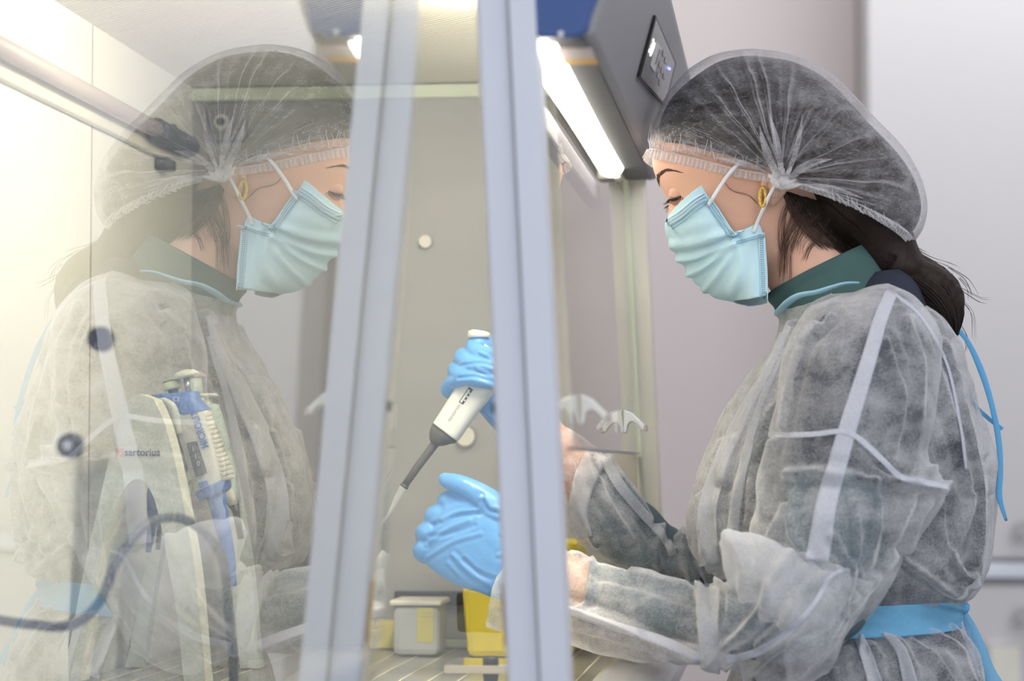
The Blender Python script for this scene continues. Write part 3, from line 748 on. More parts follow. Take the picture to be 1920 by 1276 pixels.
for u_ in (-10, -2, 6):
    plate('readout_digit', [(u_, 1.8), (u_ + 3.4, 1.8), (u_ + 3.4, 4.4), (u_, 4.4)], .0010, M['pip_white'], hp)
o_ = onb(851, 773, .0008); ux = np.array(onb(857, 764, .0008)) - o_; 
text('brand_print', 'sartorius', .0058, o_, tuple(ux), tuple(np.cross(np.array([0, -1, 0]), ux)), M['text_pale'], hp, .0001)
text('volume_print', '10 µl', .005, onb(892, 712, .0008), tuple(ux), tuple(np.cross(np.array([0, -1, 0]), ux)), M['text_pale'], hp, .0001)
tube('plunger_button', [W(898, 633, YP - .004), W(898, 630, YP - .004), W(898.5, 622, YP - .004), W(899, 619, YP - .004)], [.0105, .0128, .0120, .007], M['cream'], hp, n=28)
tube('plunger_stem', [W(906, 655, YP), W(898, 632, YP - .003)], [.005, .005], M['pip_white'], hp, n=14)

# ------------------------------------------------------------------ the person
seat = W(1600, 1276, Y0)
person = empty('person', (seat[0], Y0, 0), 'person in hair net, blue face mask, sheer white gown and blue gloves', 'person')

# body: one continuous surface (head, neck, trunk, arms, legs)
geo = []
geo.append(loft_geo([
    (1330, 150, 1410, 125, 0, .016, .016), (1285, 180, 1478, 130, 0, .044, .044), (1248, 228, 1530, 160, 0, .062, .062),
    (1226, 280, 1562, 200, 0, .071, .071), (1223, 308, 1574, 222, 0, .077, .077), (1231, 336, 1580, 250, 0, .077, .077), (1243, 360, 1582, 280, 0, .0745, .0745),
    (1254, 380, 1580, 305, 0, .072, .072), (1252, 402, 1575, 335, 0, .070, .070), (1253, 425, 1570, 360, 0, .068, .068), (1266, 450, 1560, 385, 0, .065, .065),
    (1284, 478, 1550, 405, 0, .061, .061), (1296, 505, 1540, 425, 0, .056, .056), (1318, 535, 1530, 445, 0, .048, .048), (1350, 548, 1520, 460, 0, .034, .034)], nv=70, nu=56, e=2.15))
geo.append(loft_geo([(1405, 400, 1570, 350, 0, .050, .050), (1420, 470, 1580, 420, 0, .053, .053), (1436, 530, 1610, 480, 0, .056, .056), (1466, 570, 1650, 540, 0, .058, .058), (1520, 620, 1680, 590, 0, .05, .05)], nv=30, nu=36))
geo.append(loft_geo([(1540, 600, 1690, 590, 0, .06, .06), (1530, 650, 1735, 630, 0, .11, .11), (1510, 740, 1770, 720, 0, .13, .13), (1500, 880, 1780, 880, 0, .13, .13),
                     (1490, 1020, 1780, 1030, 0, .135, .135), (1480, 1150, 1765, 1150, 0, .125, .125), (1470, 1260, 1780, 1270, 0, .15, .15), (1470, 1420, 1790, 1430, 0, .165, .165), (1480, 1560, 1780, 1560, 0, .16, .16)], nv=70, nu=40))
def wp(px, py, dy): return W(px, py, Y0 + dy)
near_arm = [wp(1620, 680, -.125), wp(1590, 760, -.165), wp(1570, 920, -.18), wp(1545, 1080, -.19), wp(1525, 1165, -.19), wp(1440, 1170, -.175), wp(1300, 1156, -.145), wp(1150, 1116, -.10), wp(1060, 1080, -.075), wp(1010, 1060, -.065)]
geo.append(caps_geo(near_arm, [.050, .043, .039, .034, .031, .029, .027, .025, .024, .024], 20, 60))
far_arm = [wp(1610, 680, .125), wp(1500, 800, .17), wp(1390, 960, .19), wp(1300, 1062, .18), wp(1228, 1045, .15), wp(1160, 985, .122), wp(1098, 905, .09), wp(1040, 838, .06), wp(985, 785, .042)]
geo.append(caps_geo(far_arm, [.050, .040, .036, .028, .025, .025, .026, .025, .023], 20, 60))
px0 = seat[0]
for s in (-1, 1):
    geo.append(caps_geo([(px0 - .01, Y0 + s * .08, .64), (px0 - .18, Y0 + s * .10, .645), (px0 - .40, Y0 + s * .10, .625), (px0 - .43, Y0 + s * .10, .56), (px0 - .41, Y0 + s * .10, .33), (px0 - .39, Y0 + s * .10, .13)],
                        [.105, .095, .068, .062, .052, .038], 18, 50))
V_, F_ = join_geo(geo)
body = make('body', V_, F_, M['skin'], person)
fix_normals(body)
rm = body.modifiers.new('remesh', 'REMESH'); rm.mode = 'VOXEL'; rm.voxel_size = .0042; rm.use_smooth_shade = True
sm = body.modifiers.new('smooth', 'SMOOTH'); sm.factor = .5; sm.iterations = 4

# face: eye, lids, lashes, brow, ear
head_tree = None
hv, hf = geo[0]; head_tree = BVHTree.FromPolygons([tuple(v) for v in hv], hf)
ht = [head_tree]
def hp_(px, py, off=0.0): 
    p, _ = ray_to(ht, px, py, None, off)
    return p
for side in (-1, 1):
    def mir(p): return np.array([p[0], Y0 - (p[1] - Y0), p[2]]) if side > 0 else np.array(p)
    ec = hp_(1271, 362, 0); ec = ec + np.array([.0035, .0108, 0]); ec = mir(ec)
    bm = bmesh.new(); bmesh.ops.create_uvsphere(bm, u_segments=24, v_segments=16, radius=.0125); bmesh.ops.translate(bm, vec=Vector(ec), verts=bm.verts[:])
    me = bpy.data.meshes.new('eyeball'); bm.to_mesh(me); bm.free(); me.materials.append(M['eye'])
    eb = bpy.data.objects.new('eyeball', me); COL.objects.link(eb); attach(eb, person)
    for pgn in me.polygons: pgn.use_smooth = True
    dirv = np.array([-.62, side * .45, -.62]); dirv /= np.linalg.norm(dirv)
    tube('iris', [ec + dirv * .0105, ec + dirv * .0128], [.006, .0052], M['iris'], eb, n=20)
    # upper and lower lid: shells of skin over the eyeball
    def lid(name, top):
        V, F = [], []
        n, m = 20, 9
        ax_f = np.array([-.80, side * .60, 0]); ax_f /= np.linalg.norm(ax_f)
        ax_s = np.cross(ax_f, np.array([0, 0, 1.0])); up_ = np.array([0, 0, 1.0])
        tilt = .35
        for i in range(n):
            a = math.pi * (i / (n - 1)) - math.pi / 2
            for j in range(m):
                b = (-.42 + 1.9 * j / (m - 1)) if top else (-.62 - .9 * j / (m - 1))
                d = ax_f * math.cos(a) * math.cos(b) + ax_s * math.sin(a) + up_ * math.cos(a) * math.sin(b)
                V.append(ec + d * (.0136 + (.0004 if j == 0 else 0)))
        F = [(i * m + j, i * m + j + 1, (i + 1) * m + j + 1, (i + 1) * m + j) for i in range(n - 1) for j in range(m - 1)]
        o = make(name, V, F, M['skin_lid'], person); s = o.modifiers.new('t', 'SOLIDIFY'); s.thickness = .0012; return o, V, m
    l1, LV, m_ = lid('upper_lid', True); lid('lower_lid', False)
    edge = [LV[i * m_] for i in range(3, 18)]
    lash = []
    for i, p in enumerate(edge):
        out = (p - ec) / np.linalg.norm(p - ec)
        for q in range(2):
            e = p + out * (.006 + .001 * (i % 3)) + np.array([-.0025 + .0003 * i, 0, -.0035]) + np.array([random.uniform(-1, 1), 0, random.uniform(-1, 1)]) * .0008
            lash.append(tube_geo([p, (p + e) / 2 + np.array([0, 0, -.0009]), e], [.00035, .00028, .0001], 4))
    lash.append(tube_geo(edge, [.0008] * len(edge), 6))
    V_, F_ = join_geo(lash); make('eyelashes', V_, F_, M['iris'], l1)
    # brow as many short hairs
    hairs = []
    bl = catmull([(1236, 343), (1234, 334), (1240, 325), (1250, 320), (1262, 320), (1274, 323)], 60)
    for i, q in enumerate(bl):
        u = i / 59; thick = 4.2 * (1 - u) ** 1.0 + .3
        for r_ in range(5 if i < 30 else 2):
            jx, jy = q[0] + random.uniform(-1.5, 1.5), q[1] + random.uniform(-1, 1) * thick
            t_ = bl[min(i + 1, 59)] - bl[max(i - 1, 0)]; t_ = t_ / np.linalg.norm(t_)
            a = hp_(jx, jy, -.0003); b = hp_(jx + t_[0] * 7, jy + t_[1] * 7 - 1, .0012)
            if a is None: a = W(jx, jy, Y0 - .01)
            if b is None: continue
            hairs.append(tube_geo([mir(a), mir(b)], [.00028, .00012], 3))
    V_, F_ = join_geo(hairs); props(make('eyebrow', V_, F_, M['brow'], person), kind='stuff')
    # ear
    eg = [mir(W(x, y, Y0 - d)) for x, y, d in ((1447, 378, .071), (1440, 366, .074), (1436, 345, .076), (1444, 318, .079), (1462, 308, .082), (1476, 322, .084), (1470, 348, .081), (1456, 368, .075), (1447, 378, .071))]
    V, F = tube_geo(eg, [.0055] * 9, 10, 60)
    c0 = sum(eg[:-1]) / 8
    V2, F2 = caps_geo([c0 + np.array([0, 0, -.008]), c0 + np.array([0, 0, .010])], [.008, .009], 14)
    V_, F_ = join_geo([(V, F), (V2, F2)]); make('ear', V_, F_, M['skin'], person)
    # earring: gold hoop seen edge on
    ecn = mir(W(1431, 369, Y0 - .0805)); pts = []
    for k in range(25):
        a = 2 * math.pi * k / 24; pts.append(ecn + np.array([.0030 * math.cos(a), side * .0045 * math.cos(a), .0098 * math.sin(a)]))
    tube('earring', pts, [.0014 + .0013 * abs(math.sin(math.pi * k / 24)) for k in range(25)], M['gold'], person, n=12)

# hair: mass under the net, nape, pony tail
def fan(name, node, top, Wd, mat, parent, scale=1.0, nt=150, nr=40, pleats=(), pw=0.0, centre=None, power=2.4, smooth_n=None, node_d=None, zn=0.0):
    """two half shells that spread from a gathering point over the ear to the outline in the mid plane"""
    out = catmull(top, nt); c = np.array(centre if centre is not None else node, float)
    if scale != 1.0: out = c + (out - c) * scale
    nd = np.array(node, float)
    allv, allf = [], []
    for side in (-1, 1):
        V = []
        for i in range(nt):
            t = i / (nt - 1)
            for j in range(nr):
                r = j / (nr - 1)
                q = nd + (out[i] - nd) * r
                dep = Wd(t) * max(0, 1 - r ** power) ** .5
                if pw:
                    env = math.sin(math.pi * min(1, r)) ** 1.3
                    ph = 0
                    ph += noise.noise(Vector((t * 38, r * 1.3, side * 3.0))) * 1.2
                    ph += abs(noise.noise(Vector((t * 16 + 9, r * 1.1, side * 2.0)))) * 1.4
                    ph += .30 * noise.noise(Vector((t * 110, r * 4, 5 + side)))
                    dep += pw * env * ph
                    for (t0_, w_, h_, r0, r1) in pleats:
                        rr = max(0, min(1, (r - r0) / .06)) * max(0, min(1, (r1 - r) / .25))
                        dep += h_ * math.exp(-((t - t0_ - .012 * noise.noise(Vector((r * 5, t0_ * 9, 0)))) / w_) ** 2) * rr
                if zn: dep += zn * noise.noise(Vector((q[0] * .03, q[1] * .03, side * 4.0)))
                P = W(q[0], q[1], Y0); P[1] += side * max(dep, 0)
                V.append(P)
        b = len(allv); allv += V
        for i in range(nt - 1):
            for j in range(nr - 1):
                a = b + i * nr + j
                allf.append((a, a + 1, a + nr + 1, a + nr) if side < 0 else (a, a + nr, a + nr + 1, a + 1))
    o = make(name, allv, allf, mat, parent)
    bm = bmesh.new(); bm.from_mesh(o.data); bmesh.ops.remove_doubles(bm, verts=bm.verts[:], dist=.00005)
    bmesh.ops.recalc_face_normals(bm, faces=bm.faces[:]); bm.to_mesh(o.data); bm.free()
    o.data.polygons.foreach_set('use_smooth', [True] * len(o.data.polygons))
    return o
top = [(1216, 288), (1221, 258), (1226, 228), (1240, 196), (1262, 162), (1296, 128), (1340, 105), (1390, 95), (1440, 97), (1490, 107), (1530, 124), (1570, 150), (1605, 184), (1640, 222),
       (1680, 262), (1710, 300), (1730, 340), (1739, 385), (1732, 425), (1712, 458)]
node = (1464, 352)
cap = fan('hair_net', node, top, lambda t: .0985 + .010 * math.sin(math.pi * t), M['cap'], person, nt=340, nr=64, pw=.0042, power=3.2,
          pleats=[(.30, .005, .007, .1, .95), (.365, .007, .010, .1, 1.0), (.40, .006, .009, .1, 1.0), (.25, .005, .006, .1, .8), (.47, .006, .007, .1, .9), (.20, .004, .005, .1, .7), (.56, .008, .007, .1, .7), (.64, .008, .006, .1, .9), (.73, .009, .007, .1, .95), (.80, .01, .008, .1, .8), (.88, .008, .006, .1, .9), (.12, .005, .005, .1, .9), (.06, .004, .005, .1, .9)], zn=.003)
hair_in = [(1236, 272), (1236, 236), (1247, 204), (1268, 173), (1305, 142), (1345, 118), (1390, 107), (1440, 109), (1488, 118), (1528, 136), (1562, 160), (1596, 194), (1632, 234), (1670, 272), (1700, 310), (1718, 345), (1727, 385), (1720, 420), (1702, 444)]
fan('hair', (1445, 334), hair_in, lambda t: .089 + .008 * math.sin(math.pi * t), M['hair'], person, nt=110, nr=30, pw=.003, power=3.6)
# gathered frill along the net's lower edge
def frill(name, edge, wid, dep, ng, amp):
    E_ = catmull(edge, ng * 8); V = []
    n = len(E_)
    for s in (-1, 1):
        for i, q in enumerate(E_):
            t = i / (n - 1); tt = E_[min(i + 1, n - 1)] - E_[max(i - 1, 0)]; tt = tt / np.linalg.norm(tt); nn = np.array([-tt[1], tt[0]])
            if nn[1] < 0: nn = -nn
            d = dep(t)
            ph = i / 8 * 2 * math.pi
            for k in range(5):
                u = k / 4
                ripple = amp * math.sin(ph + noise.noise(Vector((t * 20, 0, s * 1.0))) * 2) * (.25 + abs(u - .22) * 1.3)
                p2 = q + nn * (wid(t) * u)
                P = W(p2[0], p2[1], Y0); P[1] += s * (d + ripple + .002)
                V.append(P)
    F = []
    for s in range(2):
        for i in range(n - 1):
            for k in range(4):
                a = s * n * 5 + i * 5 + k; F.append((a, a + 1, a + 6, a + 5))
    return make(name, V, F, M['frill'], cap)
frill('front_frill', [(1213, 283), (1230, 291), (1275, 303), (1320, 316), (1370, 330), (1420, 341), (1464, 348)], lambda t: 17 - 3 * t, lambda t: .001 + .088 * min(1, (t * 1.02)) ** .42, 34, .0022)
frill('back_frill', [(1464, 352), (1510, 364), (1560, 378), (1610, 396), (1655, 418), (1690, 436), (1714, 452)], lambda t: 9 + 9 * t, lambda t: .089 * max(0, 1 - (t * .99) ** 2.2) ** .5, 36, .002)
for nm, ln in (('front_elastic', [(1216, 286), (1232, 290), (1275, 302), (1320, 315), (1370, 330), (1420, 341), (1460, 349)]), ('back_elastic', [(1470, 355), (1510, 366), (1560, 381), (1610, 400), (1655, 422), (1690, 440), (1708, 450)])):
    for s in (-1, 1):
        q = catmull(ln, 30); P = []
        for i, a in enumerate(q):
            t = i / 29; d = (.001 + .088 * t ** .42) if nm[0] == 'f' else .089 * max(0, 1 - (t * .99) ** 2.2) ** .5
            p = W(a[0], a[1], Y0); p[1] += s * (d + .0035); P.append(p)
        tube(nm, P, .0009, M['frill'], cap, n=6)
cap_t = [bvh(cap)]
gp = []
for nm_, ln, lo, hi_, n_g in (('f', [(1220, 287), (1232, 290), (1275, 302), (1320, 315), (1370, 330), (1420, 341)], 26, 62, 34), ('b', [(1500, 362), (1560, 381), (1610, 400), (1655, 422), (1698, 446)], 12, 32, 30)):
    E_ = catmull(ln, n_g)
    for i, q in enumerate(E_):
        h_ = random.uniform(lo, hi_); lean = (-.10 + .25 * i / n_g) if nm_ == 'f' else -.5
        P = []; last = None
        for k in range(7):
            u = k / 6; x = q[0] + lean * h_ * u + 3 * math.sin(u * 5 + i * 1.7); y = q[1] - h_ * u
            p_, l_ = ray_to(cap_t, x, y, last, .0008)
            if p_ is None: break
            last = l_; P.append(p_)
        if len(P) > 3: gp.append(tube_geo(P, list(np.linspace(.0009, .0002, len(P))), 5))
V_, F_ = join_geo(gp); props(make('gather_pleats', V_, F_, M['frill'], cap), kind='stuff')
for ln, wd in (([(1462, 342), (1446, 305), (1432, 268), (1424, 236)], (7, 14, 16, 9, .6)), ([(1466, 340), (1462, 300), (1452, 250), (1440, 205)], (6, 11, 14, 8, .6)), ([(1456, 344), (1425, 322), (1385, 304), (1345, 296)], (6, 12, 13, 8, .6)),
               ([(1474, 344), (1500, 318), (1530, 304), (1560, 298)], (7, 13, 15, 9, .6)), ([(1476, 352), (1520, 350), (1570, 356), (1620, 372)], (6, 11, 13, 8, .6)), ([(1470, 340), (1488, 296), (1500, 250), (1504, 215)], (5, 9, 10, 6, .6))):
    drape('gathered_fold', ln, wd, cap_t, M['net_fold'], cap, off=.0010, n=30, across=5, thick=.0002)
# gathered knot over the ear
kn = []
for k in range(9):
    a = -2.7 + k * .33; ln = 22 + 9 * (k % 3)
    kn.append(caps_geo([W(1464, 352, Y0 - .096), W(1464 + ln * .5 * math.cos(a), 350 + ln * .5 * math.sin(a), Y0 - .101), W(1464 + ln * math.cos(a), 348 + ln * math.sin(a), Y0 - .099)], [.0022, .0028, .0010], 8, 10))
V_, F_ = join_geo(kn); make('gathered_knot', V_, F_, M['frill'], cap)

nape = loft('nape_hair', [(1470, 322, 1600, 290, 0, .0745, .0745), (1496, 352, 1625, 325, 0, .0745, .0745), (1514, 380, 1640, 350, 0, .0705, .0705), (1534, 420, 1670, 385, 0, .063, .063), (1580, 462, 1705, 425, 0, .052, .052), (1612, 500, 1722, 465, 0, .046, .046), (1640, 520, 1745, 500, 0, .048, .048), (1680, 545, 1755, 530, 0, .035, .035)], M['hair'], person, nv=40, nu=40)
folds(nape, nz=.003, nscale=(40, 20, 14), near_only=False)
pt = loft('pony_tail', [(1640, 410, 1590, 470, 0, .030, .030), (1690, 452, 1632, 520, 0, .036, .036), (1735, 482, 1680, 552, 0, .040, .040), (1782, 512, 1722, 590, 0, .040, .040),
                        (1806, 552, 1745, 612, 0, .036, .036), (1805, 592, 1756, 625, 0, .028, .028), (1793, 622, 1764, 633, 0, .016, .016), (1782, 637, 1772, 640, 0, .005, .005)], M['hair'], person, nv=90, nu=64)
folds(pt, nz=.003, nscale=(55, 55, 55), near_only=False)
# loose strands along the tail and wisps at neck and temple
def strands(name, lines, mat, r, parent, jitter=4, count=1, dy=-.04):
    g = []
    for ln in lines:
        for c in range(count):
            ox, oy = random.uniform(-jitter, jitter), random.uniform(-jitter, jitter)
            P = []
            for i, (x, y, d) in enumerate(ln):
                sp = .3 + 1.0 * i / len(ln)
                P.append(W(x + ox * sp, y + oy * sp, Y0 + d + random.uniform(-.001, .001)))
            g.append(tube_geo(P, [r] * (len(P) - 1) + [r * .3], 4, 16))
    V_, F_ = join_geo(g); return props(make(name, V_, F_, mat, parent), kind='stuff')
tail = []
for k in range(150):
    u = random.random(); v = random.random()
    A = np.array([1600, 465]) * (1 - u) + np.array([1650, 412]) * u
    Bm = np.array([1650, 530]) * (1 - u) + np.array([1705, 460]) * u
    C_ = np.array([1722, 592]) * (1 - u) + np.array([1785, 512]) * u
    D_ = np.array([1758, 625]) * (1 - u) + np.array([1806, 575]) * u
    E2 = np.array([1768, 640]) * (1 - u) + np.array([1795, 625]) * u
    s = math.sin(math.pi * (u * .9 + .05)); dd = -.040 * s
    tail.append([(A[0], A[1], dd * .8), (Bm[0], Bm[1], dd - .001), (C_[0], C_[1], dd - .002), (D_[0], D_[1], dd * .95), (E2[0], E2[1], dd * .5)])
strands('hair_strands', tail, M['hair'], .0007, pt, 5, 2)
fly = [[(1700, 455, -.01), (1740, 480, 0), (1775, 492, 0), (1792, 500, .0)], [(1780, 500, 0), (1812, 520, 0), (1830, 548, 0)], [(1800, 560, 0), (1822, 590, .0), (1826, 640, .0)],
       [(1800, 540, 0), (1835, 560, .0), (1850, 562, 0)], [(1690, 440, 0), (1720, 462, 0), (1738, 470, 0)], [(1795, 600, 0), (1812, 640, 0), (1806, 665, 0)], [(1798, 520, 0), (1815, 540, 0), (1818, 560, 0)]]
strands('flyaway_hair', fly, M['hair'], .00018, pt, 8, 4)
skin_t = [bvh(nape)] + [BVHTree.FromPolygons([tuple(v) for v in geo[k][0]], geo[k][1]) for k in (0, 1)]
def laid(name, lines, mat, r, parent, jitter, count, off=.001, lift=.0):
    """strands that lie on head, neck and nape hair"""
    g = []
    for ln in lines:
        for c in range(count):
            ox, oy, sp = random.uniform(-jitter, jitter), random.uniform(-jitter, jitter), random.uniform(.4, 1.5)
            P = []; last = None; L_ = catmull(ln, 12)
            for i, q in enumerate(L_):
                k = .5 + sp * i / 12
                p_, l_ = ray_to(skin_t, q[0] + ox * k, q[1] + oy * k, last, off + lift * math.sin(math.pi * i / 11) + random.uniform(0, .0008))
                if p_ is None: continue
                last = l_; P.append(p_)
            if len(P) > 4: g.append(tube_geo(P, [r] * (len(P) - 1) + [r * .3], 4))
    V_, F_ = join_geo(g); return props(make(name, V_, F_, mat, parent), kind='stuff')
laid('neck_wisps', [[(1500, 372), (1482, 420), (1470, 460), (1466, 512)], [(1508, 380), (1492, 430), (1476, 470), (1472, 525)], [(1518, 380), (1500, 420), (1480, 455), (1476, 490)], [(1540, 400), (1518, 420), (1498, 450), (1492, 470)],
                    [(1484, 366), (1468, 400), (1464, 440), (1468, 470)], [(1556, 410), (1540, 440), (1520, 460), (1512, 480)]], M['hair_brown'], .00017, nape, 8, 14, lift=.002)
nb = []
for k in range(150):
    u = random.random(); x = 1474 + 80 * u; y = 360 + 24 * u
    nb.append([(x, y), (x + 20 + 10 * u, y + 34 - 6 * u), (x + 52 + 10 * u, y + 66 - 12 * u), (1600 + 30 * u, 488 - 26 * u), (1650 + 30 * u, 512 - 30 * u)])
laid('nape_strands', nb, M['hair'], .00038, nape, 4, 3)
laid('side_strands', [[(1472 + 9 * k, 364 + 3 * k), (1486 + 9 * k, 396 + 2 * k), (1510 + 8 * k, 430), (1548 + 6 * k, 462)] for k in range(6)], M['hair_brown'], .00022, nape, 6, 26)
laid('temple_wisps', [[(1358, 340), (1375, 358), (1405, 366), (1425, 385)]], M['hair_brown'], .00012, cap, 3, 4)

# face mask
def mask_pt(s, t, side):
    F_l = catmull([(1249, 414), (1247, 426), (1251, 448), (1262, 474), (1280, 503), (1303, 531), (1335, 556), (1375, 567)], 101)
    B_l = catmull([(1320, 361), (1331, 380), (1352, 410), (1377, 446), (1399, 441), (1425, 431), (1434, 470), (1437, 515), (1438, 561)], 101)
    return F_l, B_l
F_l, B_l = mask_pt(0, 0, 0)
ns, nt_ = 40, 70; V = []; F = []
for side in (-1, 1):
    for i in range(nt_):
        t = i / (nt_ - 1); a = F_l[int(round(t * 100))]; b = B_l[int(round(t * 100))]
        for j in range(ns):
            s = j / (ns - 1)
            q = a + (b - a) * s
            if t > .97: q[1] += 3 * math.sin(math.pi * s)
            dmax = .071 - .010 * t
            dep = dmax * (1 - (1 - s) ** 2.1) ** .62 + .006 * math.sin(math.pi * s)
            P = W(q[0], q[1], Y0); P[1] += side * dep; V.append(P)
    b0 = 0 if side < 0 else nt_ * ns
    F += [(b0 + i * ns + j, b0 + i * ns + j + 1, b0 + (i + 1) * ns + j + 1, b0 + (i + 1) * ns + j) for i in range(nt_ - 1) for j in range(ns - 1)]
mk = make('face_mask', V, F, M['mask'], person)
bm = bmesh.new(); bm.from_mesh(mk.data); bmesh.ops.remove_doubles(bm, verts=bm.verts[:], dist=.0002); bmesh.ops.recalc_face_normals(bm, faces=bm.faces[:]); bm.to_mesh(mk.data); bm.free()
mk.data.polygons.foreach_set('use_smooth', [True] * len(mk.data.polygons))
# normals should point outwards (towards the camera on the near side)
if sum(p.normal[1] for p in mk.data.polygons if p.center[1] < Y0 - .03) > 0:
    mk.data.flip_normals()
pleat = [([(1376, 452), (1340, 470), (1300, 484), (1262, 488)], 6, 3.2), ([(1376, 456), (1345, 482), (1312, 505), (1283, 517)], 6, 3.4), ([(1380, 460), (1362, 490), (1342, 520), (1320, 545)], 6, 2.6),
         ([(1384, 460), (1392, 500), (1372, 545)], 8, 2.2), ([(1360, 440), (1320, 455), (1262, 462)], 9, 2.0), ([(1400, 455), (1412, 500), (1408, 555)], 9, 1.5)]
co_save = None
folds(mk, pleat, nz=.0012, nscale=(22, 22, 22))
# mirror the pleats to the other side is not needed: that side has its own smooth folds
mk_t = [bvh(mk)]
sd_ = mk.modifiers.new('t', 'SOLIDIFY'); sd_.thickness = .0012; sd_.offset = -1
drape('nose_band', [(1250, 418), (1275, 402), (1300, 380), (1322, 367)], 15, mk_t, M['mask_band'], mk, off=.0012, n=30, thick=.0008)
drape('side_band', [(1325, 372), (1352, 410), (1377, 450)], 13, mk_t, M['mask'], mk, off=.0012, n=20, thick=.0008)
drape('side_band', [(1428, 438), (1430, 480), (1432, 520), (1432, 560)], 13, mk_t, M['mask'], mk, off=.0012, n=24, thick=.0008)
dots = []
def dotline(ln, n, ox, oy):
    for q in catmull(ln, n):
        P, _ = ray_to(mk_t, q[0] + ox, q[1] + oy, None, .0022)
        if P is None: continue
        v = [P + np.array([a, b, c]) for a in (-.0007, .0007) for b in (-.0003, .0003) for c in (-.00045, .00045)]
        dots.append((v, [(0, 1, 3, 2), (4, 6, 7, 5), (0, 4, 5, 1), (2, 3, 7, 6), (0, 2, 6, 4), (1, 5, 7, 3)]))
for k in (-4, 0, 4): dotline([(1328, 378), (1352, 412), (1376, 446)], 26, k, -k * .6)
for k in (-4, 0, 4): dotline([(1430, 440), (1431, 480), (1433, 520), (1433, 558)], 30, k, 0)
for k in (0, 6, 14, 19): dotline([(1252, 412), (1276, 396), (1300, 376), (1320, 364)], 28, k * .5, k * .85)
dotline([(1382, 452), (1402, 447), (1424, 440)], 14, 0, 0); dotline([(1382, 456), (1402, 451), (1424, 444)], 14, 0, 0)
V_, F_ = join_geo(dots); props(make('weld_dots', V_, F_, M['mask_dot'], mk, smooth=False), kind='stuff')
def ploop(pts): return [W(x, y, Y0 - d) for x, y, d in pts]
for s in (-1, 1):
    L1 = ploop([(1326, 388, .070), (1336, 372, .0765), (1350, 350, .079), (1368, 325, .083), (1400, 290, .086)])
    L2 = ploop([(1413, 436, .066), (1422, 412, .072), (1433, 388, .082), (1442, 368, .087), (1455, 345, .090)])
    if s > 0: L1 = [np.array([p[0], 2 * Y0 - p[1], p[2]]) for p in L1]; L2 = [np.array([p[0], 2 * Y0 - p[1], p[2]]) for p in L2]
    tube('ear_loop', L1, .0021, M['loop'], mk, n=8, steps=20, flat=.5); tube('ear_loop', L2, .0019, M['loop'], mk, n=8, steps=20, flat=.5)

# clothes under the gown
collar = loft('shirt_collar', [(1438, 552, 1640, 452, 0, .060, .060), (1444, 566, 1655, 480, 0, .064, .064), (1455, 585, 1672, 515, 0, .071, .071), (1470, 610, 1690, 560, 0, .085, .085)], M['collar'], person, nv=24, nu=48, closed=False)
folds(collar, [([(1440, 565), (1500, 520), (1570, 488)], 8, 1.5)], nz=.001)
s_ = collar.modifiers.new('t', 'SOLIDIFY'); s_.thickness = .002
loft('vest_neck', [(1612, 520, 1700, 508, 0, .055, .055), (1592, 545, 1725, 540, 0, .080, .080), (1560, 600, 1745, 600, 0, .11, .11)], M['navy'], person, nv=16, nu=36)
vest = loft('vest', [(1505, 592, 1722, 572, 0, .105, .105), (1500, 640, 1770, 625, 0, .15, .15), (1478, 720, 1800, 710, 0, .175, .175), (1440, 800, 1822, 800, 0, .172, .172), (1412, 880, 1838, 890, 0, .165, .165),
                     (1392, 980, 1842, 980, 0, .160, .160), (1398, 1080, 1832, 1080, 0, .152, .152), (1440, 1150, 1792, 1150, 0, .138, .138), (1430, 1220, 1812, 1220, 0, .152, .152), (1410, 1290, 1842, 1290, 0, .17, .17), (1400, 1400, 1850, 1400, 0, .19, .19), (1390, 1480, 1860, 1490, 0, .195, .195), (1390, 1545, 1865, 1560, 0, .195, .195)], M['navy'], person, nv=80, nu=56)
folds(vest, nz=.008, nscale=(9, 9, 7), near_only=False)
us = loft('short_sleeve', [(1545, 590, 1700, 575, -.12, .05, .05), (1508, 650, 1730, 640, -.145, .062, .06), (1476, 760, 1730, 760, -.165, .066, .06), (1462, 850, 1720, 860, -.175, .066, .06), (1465, 892, 1700, 905, -.178, .060, .055)], M['navy'], person, nv=40, nu=44)
folds(us, [([(1480, 850), (1560, 830), (1660, 850)], 20, 6)], nz=.007, nscale=(9, 9, 7), near_only=False)
ns_ = loft('shirt_sleeve', [(1478, 880, 1668, 890, -.18, .058, .055), (1470, 960, 1660, 970, -.187, .058, .055), (1462, 1040, 1650, 1080, -.19, .056, .05), (1440, 1090, 1600, 1190, -.19, .056, .05), (1400, 1082, 1440, 1240, -.18, .052, .05), (1320, 1094, 1320, 1208, -.155, .048, .045), (1220, 1078, 1205, 1184, -.125, .043, .04), (1110, 1052, 1100, 1140, -.10, .036, .034)],
           M['teal'], person, nv=80, nu=40)
folds(ns_, nz=.005, nscale=(12, 12, 12), near_only=False)
fs_ = loft('far_shirt_sleeve', [(1690, 660, 1540, 640, .125, .06, .06), (1590, 800, 1440, 770, .165, .055, .055), (1500, 930, 1360, 900, .18, .05, .05), (1400, 1090, 1300, 1000, .178, .05, .05), (1250, 1105, 1262, 985, .16, .048, .048), (1172, 1076, 1235, 960, .152, .046, .046), (1106, 1015, 1196, 925, .123, .042, .042), (1070, 925, 1138, 860, .094, .036, .036)], M['teal'], person, nv=50, nu=36)
folds(fs_, nz=.004, nscale=(12, 12, 12), near_only=False)
